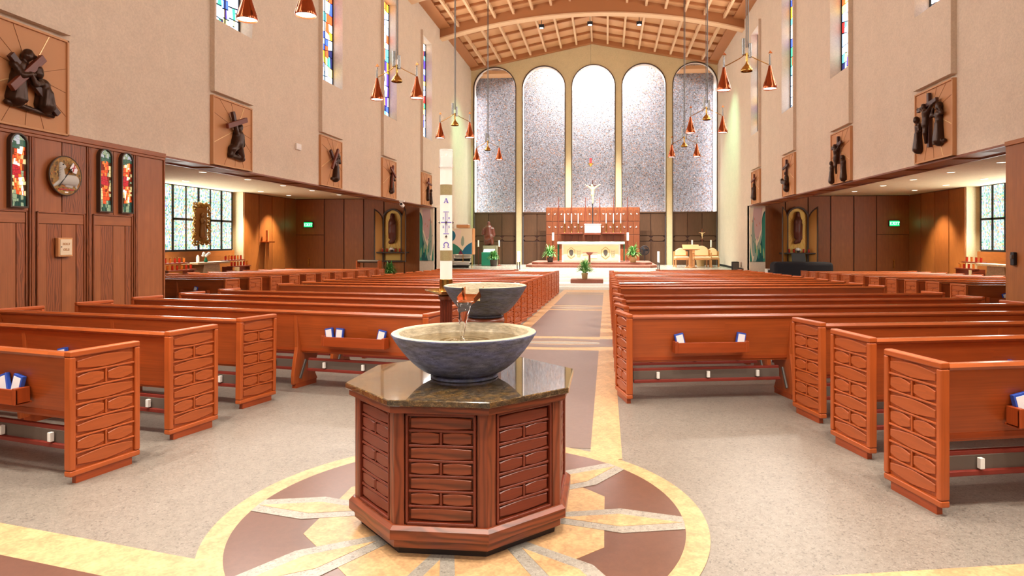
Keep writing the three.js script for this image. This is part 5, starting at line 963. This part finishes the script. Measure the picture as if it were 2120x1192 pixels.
// ---------------------------------------------------------------- objects on the near left panelling
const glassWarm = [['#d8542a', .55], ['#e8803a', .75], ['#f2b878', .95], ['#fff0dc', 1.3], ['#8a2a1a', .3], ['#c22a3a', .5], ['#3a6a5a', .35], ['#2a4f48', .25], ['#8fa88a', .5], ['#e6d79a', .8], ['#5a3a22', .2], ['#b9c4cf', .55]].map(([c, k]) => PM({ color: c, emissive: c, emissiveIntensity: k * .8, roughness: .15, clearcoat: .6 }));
function lancet(z, label, seed, ramp) {
  const o = thing('lancet_window', label, 'stained glass', [XL, 2.03, z], Math.PI / 2, 'small round topped stained glass lights');
  const w = .26, h = .98, r = w / 2;
  const arch = (e) => { const s = new THREE.Shape(); s.moveTo(-r + e, e); s.lineTo(-r + e, h - r); s.absarc(0, h - r, r - e, Math.PI, 0, true); s.lineTo(r - e, e); s.closePath(); return s; };
  const f = arch(0); f.holes.push(new THREE.Path(arch(.018).getPoints(10))); mesh('bronze_frame', extr(f, .06, .003, 12), mt.bronzeFrame, o); mesh('lead_plate', extr(arch(.01), .03, 0, 12), mt.lead, o);
  const keep = seedState; seedState = seed;
  for (const p of splitRect(w - .035, h - .03, .0030)) {
    const q = shrink(p, .0028).map(([x, y]) => { const yy = y + h / 2; if (yy > h - r) { const m = Math.sqrt(Math.max(0, (r - .02) ** 2 - (Math.min(yy, h - .021) - h + r) ** 2)); return [Math.max(-m, Math.min(m, x)), Math.min(yy, h - .021)]; } return [x, yy]; });
    const cx = q.reduce((s, e) => s + e[0], 0) / q.length, cy = q.reduce((s, e) => s + e[1], 0) / q.length / h; let A = 0; for (let i = 0; i < q.length; i++) { const e = q[i], g = q[(i + 1) % q.length]; A += e[0] * g[1] - g[0] * e[1]; } if (Math.abs(A) < 1.5e-4) continue;
    const t = rnd(); let k;
    if (cy > .80 && cy < .88) k = 6; else if (cy > .88) k = t < .5 ? 11 : 8; else if (cy < .16) k = t < .5 ? 7 : t < .8 ? 8 : 6; else if (Math.hypot(cx + .03, (cy - .5) * 1) < .085) k = 5; else if (Math.abs(cx - .02 * Math.sin(cy * 9)) < .07) k = ramp ? (t < .3 ? 0 : t < .55 ? 1 : t < .8 ? 2 : 3) : (t < .5 ? 0 : t < .75 ? 1 : 4); else k = t < .3 ? 9 : t < .6 ? 10 : t < .8 ? 8 : 4;
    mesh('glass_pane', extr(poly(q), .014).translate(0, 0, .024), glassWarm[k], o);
  }
  seedState = keep;
}
lancet(-7.895, 'stained glass lancet with orange figure at the far left edge', 31, true); lancet(-9.395, 'dark stained glass lancet left of the pair by the lamb roundel', 32, false); lancet(-9.848, 'bright stained glass lancet right of the pair by the lamb roundel', 33, true);
{
  const o = thing('lamb_roundel', 'round gold mosaic of a white lamb carrying a red cross flag', 'mosaic', [XL + .03, 2.518, -8.628], Math.PI / 2);
  mesh('disc', cyl(.277, .277, .03, 0, 0, 0, 48).rotateX(Math.PI / 2).translate(0, 0, .02), M({ color: '#d09a44', map: pebble.map, roughness: .5, metalness: .3 }), o);
  mesh('rim', new THREE.TorusGeometry(.277, .01, 8, 48).translate(0, 0, .03), mt.bronzeFrame, o);
  const grey = M({ color: '#b4b0a8', roughness: .7 }), dk = M({ color: '#5c5a58', roughness: .7 });
  mesh('lamb', sdf([[[-.05, -.06, .03], [.14, -.06, .03], .075, .08], [[-.07, -.03, .03], [-.085, .12, .03], .055, .04], [[-.085, .15, .035], [-.03, .13, .035], .04, .028], [[-.12, -.1, .03], [-.2, -.15, .03], .03, .02], [[.0, -.14, .03], [.1, -.155, .03], .022, .02], [[.16, -.1, .03], [.18, -.16, .03], .03, .02]], 44, .02).scale(1, 1, .6).translate(0, 0, .015), grey, o);
  for (let k = 0; k < 8; k++) mesh('fleece_line', tube([[-.075 + .03 * k, -.125, .052], [-.065 + .03 * k, -.06, .066], [-.075 + .03 * k, .0, .056]], .0035, 8, 5), dk, o);
  for (let k = 0; k < 6; k++) mesh('fleece_line', tube([[-.125, -.01 + .024 * k, .044], [-.085, -.02 + .024 * k, .058], [-.045, -.01 + .024 * k, .044]], .003, 8, 5), dk, o);
  mesh('eye', new THREE.SphereGeometry(.012, 10, 8).translate(-.075, .155, .058), mt.dark, o);
  mesh('flag_pole', bar([-.16, -.16, .07], [.06, .11, .075], .006), mt.dark, o);
  mesh('flag', uvm(extr(poly([[.03, .11], [.085, .19], [.16, .10], [.14, .04], [.09, .05]]), .008, .002).translate(0, 0, .066), 0), mt.page, o);
  mesh('flag_cross', [plank([.075, .065], [.105, .165], .014, .006, .08), plank([.06, .115], [.125, .125], .014, .006, .08)], M({ color: '#b3202a', roughness: .6 }), o);
  mesh('red_base', box(.26, .018, .008, .0, -.195, .04), M({ color: '#a3282a', roughness: .6 }), o); mesh('name_plate', box(.06, .018, .008, .0, -.235, .04), mt.page, o);
  const b = thing('holy_oils_cabinet', 'small framed wall cabinet lettered HOLY OILS', 'cabinet', [XL, 1.365, -8.63], Math.PI / 2);
  mesh('frame', [rbox(.25, .27, .05, 0, .135, .035, .006)], mt.lightWood, b); mesh('door', rbox(.2, .225, .012, 0, .135, .062, .004), M({ color: '#d9c3a4', roughness: .6 }), b); mesh('knob', new THREE.SphereGeometry(.008, 8, 6).translate(-.085, .14, .073), mt.steel, b);
  for (const [t, y] of [['HOLY', .165], ['OILS', .085]]) { const g = new TextGeometry(t, { font, size: .032, depth: .003, curveSegments: 3 }); g.computeBoundingBox(); mesh('lettering', g.translate(-g.boundingBox.max.x / 2, y, .068), M({ color: '#a8713f', roughness: .6 }), b); }
}
// ---------------------------------------------------------------- chapel contents
const flameM = glow('#ffd9a0', 9), votRed = PM({ color: '#b8301e', roughness: .15, transmission: .25, thickness: 0 }), votAmber = PM({ color: '#d47a30', roughness: .15, transmission: .25, thickness: 0 });
const votG = lathe([[0, 0], [.03, 0], [.035, .01], [.036, .15], [.033, .155], [.033, .02], [0, .015]], 14), votW = cyl(.028, .028, .06, 0, .045, 0, 10), votF = new THREE.OctahedronGeometry(.02, 0).scale(1, 1.7, 1).translate(0, .1, 0), votS = lathe([[.036, .145], [.04, .155], [.04, .165], [.034, .165]], 14);
function votive(p, label, group, i) { const o = thing('votive_candle', label, 'candle', p, 0, group); mesh('glass_cup', votG, i % 3 ? votRed : votAmber, o); mesh('wax', votW, mt.wax, o); if (i % 4 !== 3) mesh('flame', votF, flameM, o); mesh('rim', votS, mt.brass, o); }
for (const side of [-1, 1]) {
  const L = side < 0, Xw = L ? -13.95 : 12.38, nm = L ? 'left' : 'right';
  const stand = (zc, len, tag) => { const o = thing('votive_rack', `dark stepped candle stand, the ${tag} one in the ${nm} chapel`, 'rack', [Xw, fy(-22) , zc]); const y = .62 - fy(-22); mesh('tier', box(.24, .04, len, side * -.16, y, 0), mt.pedPanel, o); mesh('tier', box(.24, .04, len, side * .08, y + .22, 0), mt.pedPanel, o); for (const s of [-1, 1]) mesh('leg', box(.4, y, .05, side * -.04, y / 2, s * (len / 2 - .05)), mt.pedPanel, o); return o; };
  const racks = L ? [[-19.95, 1.4, 'nearer'], [-23.42, 1.25, 'farther']] : [[-23.6, 1.1, 'window']];
  racks.forEach(([zc, len, tag], q) => {
    stand(zc, len, tag); const n = L ? 6 : 4;
    for (let t = 0; t < 2; t++) for (let k = 0; k < n; k++) votive([Xw + side * (t ? .08 : -.16), .64 + .22 * t, zc + len / 2 - .12 - (len - .24) * k / (n - 1)], `votive candle, ${ORD[k + 1]} from the viewer, ${t ? 'upper' : 'lower'} tier, ${tag} rack, ${nm} chapel`, `votive candles of the ${nm} chapel`, k + t + q);
  });
  const tb = thing('stone_table', `pale stone shrine table under the ${nm} chapel window`, 'table', [Xw + side * .05, fy(-22), L ? -21.72 : -21.95]); const th = .80 - fy(-22);
  mesh('table_top', uvm(rbox(.6, .07, 1.9, 0, th, 0, .01), 2, 0, 0), mt.tableStone, tb); mesh('base', uvm(extr(poly([[-.7, 0], [.7, 0], [.45, th - .04], [-.45, th - .04]]), .4).rotateY(Math.PI / 2).translate(-.2, 0, 0), 1, 0, 0), mt.tableStone, tb);
  if (L) {
    const c = solo('white_candle', [cyl(.05, .05, .2, Xw, .935, -21.15, 20), cyl(.02, .045, .06, Xw, 1.06, -21.15, 20)], mt.wax, 'white pillar candle on the stone shrine table', 'candle');
    const f = thing('flower_vase', 'small vase of white flowers on the stone shrine table', 'flowers', [Xw, .836, -21.6]); mesh('vase', lathe([[0, 0], [.05, 0], [.06, .06], [.03, .13], [.04, .16], [.03, .15], [0, .02]], 18), mt.green, f); for (let k = 0; k < 9; k++) { const a = k * 2.4, r = .05 + .012 * k; mesh('blossom', new THREE.IcosahedronGeometry(.045, 1).translate(r * Math.cos(a), .26 + .05 * Math.sin(k * 1.7), r * Math.sin(a)), mt.white, f); } mesh('stems', Array.from({ length: 5 }, (_, k) => bar([0, .12, 0], [.08 * Math.cos(k * 1.3), .25, .08 * Math.sin(k * 1.3)], .005, 5)), mt.leaf, f);
    // carved gold relief before the window
    const ic = thing('gilded_relief', 'ornate gilded relief of a robed figure hung before the left chapel window', 'relief', [-14.5, 2.18, -22.14], Math.PI / 2);
    mesh('panel', rbox(.72, 1.22, .06, 0, 0, 0, .02), M({ color: '#9a6c34', roughness: .45, metalness: .3 }), ic);
    const orn = []; const keep = seedState; seedState = 77; for (let k = 0; k < 92; k++) { const t = k / 92 * 3.88, hw = .44, hh = .68; let x, y; if (t < .88) { x = -.44 + t; y = hh; } else if (t < 1.94 + .3) { x = hw; y = hh - (t - .88) * 1.0; } else if (t < 3.0) { x = hw - (t - 2.24) * 1.16; y = -hh; } else { x = -hw; y = -hh + (t - 3.0) * 1.55; } const s = rr(.035, .07); orn.push(new THREE.TorusGeometry(s, s * .42, 6, 10, rr(3, 6.2)).rotateZ(rr(0, 6)).rotateX(rr(-.5, .5)).translate(x + rr(-.05, .05), y + rr(-.05, .05), rr(0, .05))); } seedState = keep;
    const fr = mesh('scrollwork_frame', orn, M({ color: '#9c7434', roughness: .35, metalness: .75 }), ic); fr.userData.kind = 'stuff';
    mesh('crown', [0, 1, 2, 3, 4].map((k) => extr(poly([[-.05, 0], [.05, 0], [0, .14]]), .03).translate(-.2 + .1 * k, .62 - .02 * Math.abs(k - 2), .03)), mt.gold, ic);
    const au = new THREE.Shape(); au.absellipse(0, -.02, .25, .5, 0, 6.2832); mesh('aureole', extr(au, .02, .008, 24).translate(0, 0, .03), M({ color: '#b98a46', roughness: .45, metalness: .3 }), ic);
    mesh('robed_figure', sdf(robed(0, -.44, .82, { w: .17, z: .06, arms: [[1, [.08, .06], [.01, .12]], [-1, [-.08, .06], [-.01, .12]]] }), 44, .025), M({ color: '#7d5428', roughness: .45, metalness: .3 }), ic);
    const wc = thing('wall_candle_stand', 'tall wood candle stand against the left chapel boards', 'candle stand', [-14.1, fy(-26), -26.05]); const wy = 1.5 - fy(-26); mesh('post', uvm(rbox(.09, wy, .09, 0, wy / 2, 0, .01), 1), mt.chapelWood, wc); mesh('foot', [rbox(.5, .06, .1, 0, .03, 0, .01), rbox(.1, .06, .5, 0, .03, 0, .01)], mt.chapelWood, wc); mesh('dish', rbox(.44, .05, .44, 0, wy + .025, 0, .02), mt.copper, wc); mesh('candle', cyl(.06, .06, .46, 0, wy + .28, 0, 20), M({ color: '#d9864a', roughness: .5 }), wc);
    const kn = thing('prayer_bench', 'padded wood kneeling bench before the left winged shrine', 'bench', [-10.2, fy(-27.3), -27.3]); const ky = .72 - fy(-27.3); mesh('side', [rbox(.05, ky, .4, -.48, ky / 2, 0, .01), rbox(.05, ky, .4, .48, ky / 2, 0, .01)], mt.pew, kn); mesh('pad', cyl(.09, .09, .92, 0, 0, 0, 18).rotateZ(Math.PI / 2).scale(1, .7, 1.4).translate(0, ky - .03, 0), mt.kneelPad, kn); mesh('front_board', rbox(.92, ky * .7, .03, 0, ky * .4, .15, .006), mt.pew, kn);
    plant('green fern beside the left winged shrine', [-9.55, fy(-28), -28.1], .2, .55, 120, .45, .5, 16, mt.potDark, .2);
  } else {
    const og = thing('covered_console', 'long low organ console under a black cloth in the right chapel', 'console', [7.83, fy(-27.6), -27.35]); const oy = .72 - fy(-27.6); mesh('cloth', rbox(2.3, oy, .9, 0, oy / 2, 0, .14), mt.blackCloth, og); mesh('cloth_hem', rbox(2.34, .06, .94, 0, .04, 0, .02), mt.blackCloth, og);
    const ms = thing('music_stand', 'black music stand behind the covered console', 'music stand', [8.02, fy(-28.3), -28.35]); mesh('pole', bar([0, .05, 0], [0, 1.25, 0], .015), mt.black, ms); mesh('tray', rbox(.56, .36, .02, 0, 0, 0, .006).rotateX(-.35).translate(0, 1.36, 0), M({ color: '#3c3f42', roughness: .5 }), ms); mesh('foot', [0, 1, 2].map((k) => bar([0, .12, 0], [.28 * Math.cos(k * 2.09), .01, .28 * Math.sin(k * 2.09)], .012)), mt.black, ms);
    const bx = thing('amplifier', 'grey edged black amplifier box beside the right chapel pier', 'amplifier', [6.98, fy(-28.4), -28.45]); mesh('cabinet', rbox(.5, .85, .4, 0, .43, 0, .015), M({ color: '#3a3d42', roughness: .6 }), bx); mesh('edge', [rbox(.54, .04, .44, 0, .86, 0, .008), rbox(.04, .86, .44, -.25, .43, 0, .008)], mt.white, bx);
  }
  // winged shrine on the rear wall
  const xc = L ? -9.68 : 8.13, sh = thing('winged_shrine', `open winged shrine with a carved robed figure on gold, ${nm} chapel`, 'shrine', [xc, .62, -28.98]);
  const A = (hw, y0, y1, e = 0) => { const s = new THREE.Shape(); s.moveTo(-hw + e, y0 + e); s.lineTo(-hw + e, y1 - hw); s.absarc(0, y1 - hw, hw - e, Math.PI, 0, true); s.lineTo(hw - e, y0 + e); s.closePath(); return s; };
  const hw = .46, ht = 2.4; const fr = A(hw, 0, ht); fr.holes.push(new THREE.Path(A(hw, 0, ht, .07).getPoints(14))); mesh('arched_frame', extr(fr, .14, .006, 16), M({ color: '#4a3a30', roughness: .6 }), sh); mesh('gold_back', extr(A(hw, 0, ht, .05), .05, 0, 16), mt.goldLeaf, sh);
  for (let k = 0; k < 36; k++) { const an = k / 36 * 6.283, r1 = Math.min(1.0, .36 / Math.max(.05, Math.abs(Math.cos(an))), 1.0); const yy = 1.45 + Math.sin(an) * r1; if (yy > .25 && yy < 2.2) mesh('gold_ray', plank([.26 * Math.cos(an), 1.45 + .26 * Math.sin(an)], [r1 * .96 * Math.cos(an), 1.45 + r1 * .9 * Math.sin(an)], .012, .01, .055), mt.gold, sh); }
  for (const s of [-1, 1]) {
    const wg = new THREE.Group(); wg.name = 'wing'; wg.position.set(s * hw, 0, .1); wg.rotation.y = s * -.9; sh.add(wg);
    const ws = new THREE.Shape(); ws.moveTo(0, 0); ws.lineTo(s * .46, 0); ws.lineTo(s * .46, 2.4); ws.quadraticCurveTo(s * .1, 2.25, 0, 1.95); ws.closePath(); const g = extr(ws, .04, 0, 10); mesh('wing_board', g, M({ color: '#55443a', roughness: .6 }), wg);
    const wi = new THREE.Shape(); wi.moveTo(s * .05, .06); wi.lineTo(s * .41, .06); wi.lineTo(s * .41, 2.3); wi.quadraticCurveTo(s * .12, 2.15, s * .05, 1.9); wi.closePath(); mesh('wing_gold', extr(wi, .01, 0, 10).translate(0, 0, .04), M({ color: '#b9823f', roughness: .45, metalness: .5 }), wg);
  }
  mesh('carved_figure', sdf([[[.02, .9, .14], [-.02, 1.3, .15], .10, .15], [[-.02, 1.3, .15], [0, 1.75, .15], .15, .16], [[0, 1.75, .15], [0, 1.96, .14], .16, .10], [[0, 2.02, .16], [0, 2.09, .16], .09, .075], [[-.1, .84, .14], [.03, .92, .14], .08, .1], [[-.12, 1.05, .16], [-.1, 1.7, .16], .05, .07], [[.13, 1.0, .16], [.12, 1.6, .16], .05, .07], [[-.06, 1.62, .26], [.06, 1.7, .27], .05, .045]], 54, .035).translate(0, .04, 0), M({ color: '#5e2c1c', roughness: .45 }), sh);
  mesh('shelf', rbox(1.5, .06, .4, 0, .42, .22, .01), M({ color: '#3f3128', roughness: .6 }), sh);
  const nC = 7; for (let k = 0; k < nC; k++) { const i = k - 3; if (k === 3) { const f = thing('flower_bowl', `white flowers on the ${nm} winged shrine shelf`, 'flowers', [xc, 1.07, -28.76]); for (let q = 0; q < 8; q++) mesh('blossom', new THREE.IcosahedronGeometry(.05, 1).translate(.1 * Math.cos(q * 2.4) * (q / 8 + .3), .13 + .03 * Math.sin(q), .07 * Math.sin(q * 2.4)), mt.white, f); mesh('bowl', cyl(.08, .05, .09, 0, .045, 0, 16), mt.potDark, f); continue; }
    votive([xc + i * .2, 1.071, -28.72 + .05 * (k % 2)], `votive candle on the ${nm} winged shrine shelf, ${ORD[k < 3 ? k + 1 : k]} from the left`, `shrine candles ${nm}`, k); }
  // painted hanging on the pier
  const pp = thing('painted_hanging', `tall painted plant panel on the ${nm} pier beside the sanctuary`, 'painting', [L ? XL - .31 : XR + .31, .68, -28.79]);
  paintedPanel(pp, -.32, .32, 0, 2.3, .02, L ? 0 : 1);
}
// ---------------------------------------------------------------- hanging lamps
const PEND = [[-4.12, -7.82], [-4.12, -12.55], [-4.12, -17.5], [-4.12, -22.45], [2.58, -12.4], [2.58, -17.3], [2.58, -22.2], [-4.12, -3.3], [2.6, -3.3], [-4.12, 1.6], [2.6, 1.6]];
const shadeG = lathe([[.126, 0], [.130, .012], [.124, .05], [.104, .12], [.074, .21], [.048, .31], [.029, .40], [.024, .43], [.022, .41], [.044, .31], [.070, .21], [.100, .12], [.120, .05], [.122, .012], [.126, 0]], 32);
const stemG = lathe([[.024, .40], [.02, .45], [.013, .62], [.011, .64], [0, .64]], 16);
const finialG = extr(poly([[-.03, 0], [.045, 0], [.0, .055], [-.008, .02]]), .012, .002).translate(0, .66, -.006);
const coneG = lathe([[.105, 0], [.11, .012], [.098, .05], [.06, .10], [.03, .135], [.014, .18], [.012, .24], [.01, .18], [.026, .13], [.055, .095], [.092, .045], [.1, .012], [.095, .004]], 28);
PEND.forEach(([x, z], i) => {
  const seen = i < 7, nm = i < 4 ? ['nearest', 'second', 'third', 'farthest'][i] : ['nearest', 'second', 'farthest'][i - 4];
  const o = thing('pendant_lamp', seen ? `twin copper cone pendant lamp, ${nm} one hanging on the ${i < 4 ? 'left' : 'right'} side` : `twin copper cone pendant lamp behind the viewer, ${z < 0 ? 'nearer' : 'farther'} one on the ${x < 0 ? 'left' : 'right'}`, 'lamp', [x, 4.38, z], rad(-6 + 3 * (i % 3)), 'hanging copper lamps');
  const s = (RIDGE - EAVE) / (CX - XL), yc = RIDGE - Math.abs(x - CX) * s - 4.38;
  mesh('suspension_rod', [bar([-.012, .78, 0], [-.012, yc, 0], .009, 8), bar([.022, .78, .01], [.022, yc, .01], .012, 8)], mt.rod, o);
  mesh('cylinder', [cyl(.03, .03, .3, -.06, .80, 0, 16), cyl(.03, .03, .26, .055, .72, .02, 16)], mt.chrome, o);
  mesh('bracket', [cyl(.022, .022, .16, 0, .60, 0, 12), bar([-.06, .66, 0], [.06, .62, 0], .016, 8)], mt.brass, o);
  mesh('centre_cone', coneG.clone().translate(0, .34, 0), mt.brass, o, 'brass bell shaped centre piece');
  for (const sd of [-1, 1]) {
    mesh('arm', tube([[sd * .05, .64, 0], [sd * .12, .59, 0], [sd * .25, .52, 0], [sd * .40, .445, 0]], .009, 16, 6), mt.brass, o);
    const sh = mesh('shade', shadeG, mt.copperLamp, o, 'polished copper cone shade'); sh.position.x = sd * .41;
    mesh('stem', stemG, mt.chrome, sh); mesh('finial', finialG, mt.copper, sh);
    mesh('lamp_glow', cyl(.118, .118, .01, 0, .022, 0, 14), glow('#fff6e6', 7), sh);
    const wx = x + sd * .41 * Math.cos(o.rotation.y), wz = z - sd * .41 * Math.sin(o.rotation.y);
    const L = new THREE.SpotLight(new THREE.Color(...PEND_C), PEND_I * (z < -10 ? 1.7 : 1), 0, rad(78), .7, 2); L.position.set(wx, 4.38 - .02, wz); L.target.position.set(wx, 0, wz); L.castShadow = true; L.shadow.radius = 5; scene.add(L, L.target); L.name = 'pendant_beam';
  }
});
// small track spots on the arched beams
const SPOTS = [[-3.15, -31.6, -.6, -34.3], [-.8, -31.6, -.8, -33.5], [1.55, -31.6, -.9, -34.3]];
SPOTS.forEach(([x, z, tx, tz], i) => {
  const y = 12.05 - .07 * Math.abs(i - 1);
  const o = thing('spotlight', `small black ceiling spotlight before the altar wall, ${['left', 'middle', 'right'][i]} of three`, 'spotlight', [x, y, z], 0, 'ceiling spotlights near the altar');
  mesh('housing', rbox(.26, .16, .2, 0, 0, 0, .02), mt.black, o); mesh('yoke', [bar([0, .06, 0], [0, .55, 0], .015)], mt.black, o); mesh('lens_glow', cyl(.09, .09, .02, 0, -.085, .02, 12), glow('#fff8ec', 6), o);
  const L = new THREE.SpotLight(new THREE.Color(1, .98, .94), SANCT_I, 0, rad(34), .6, 2); L.position.set(x, y - .12, z + .02); L.target.position.set(tx, .4, tz); L.castShadow = true; L.shadow.radius = 4; scene.add(L, L.target); L.name = 'altar_spot_beam';
});
// spots over the font, on the beam behind and above the viewer, and added green floods hidden behind the altar beam
[[-3.6, -5.3, -.83, -3.8], [1.9, -5.3, -.83, -3.8], [-2.6, -.35, -.9, -4.2], [1.0, -.35, -.8, -4.2]].forEach(([x, z, tx, tz], i) => {
  const y = 10.9;
  const o = thing('font_spotlight', `black ceiling spotlight aimed at the font, out of the picture, ${['front left', 'front right', 'rear left', 'rear right'][i]}`, 'spotlight', [x, y, z], 0, 'spotlights over the font');
  mesh('housing', rbox(.22, .16, .2, 0, 0, 0, .02), mt.black, o); mesh('yoke', [bar([0, .06, 0], [0, 1.0, 0], .015)], mt.black, o); mesh('lens_glow', cyl(.07, .07, .02, 0, -.085, 0, 10), glow('#fff3e0', 6), o);
  const L = new THREE.SpotLight(new THREE.Color(1, .9, .76), FONT_I, 0, rad(i < 2 ? 20 : 24), .5, 2); L.position.set(x, y - .12, z); L.target.position.set(tx, .4, tz); L.castShadow = true; L.shadow.radius = 2; scene.add(L, L.target); L.name = 'font_spot_beam';
});
[[-4.6, -7.75, -35.0], [3.0, 6.12, -33.2]].forEach(([x, tx, tz], i) => {  // invented lamps, out of sight, added to tint the altar side walls green
  const o = thing('added_green_floodlight', `added green floodlight hidden behind the last beam, tinting the ${i ? 'right' : 'left'} altar side wall`, 'floodlight', [x, 12.02, -30.55], 0, 'added green floodlights');
  mesh('housing', rbox(.3, .18, .2, 0, 0, 0, .02), mt.black, o); mesh('yoke', [bar([0, .06, 0], [0, .1, .3], .015)], mt.black, o); mesh('lens_glow', cyl(.09, .09, .02, 0, -.1, 0, 10), glow('#7dffa8', 4), o);
  const L = new THREE.SpotLight(new THREE.Color(.35, 1, .62), ADDED_GREEN_I, 0, rad(21), 1, 2); L.position.set(x, 11.88, -30.55); L.target.position.set(tx, 5.2, tz); L.castShadow = true; L.shadow.radius = 8; scene.add(L, L.target); L.name = 'added_green_flood_beam';
});
renderer.render(scene, camera);
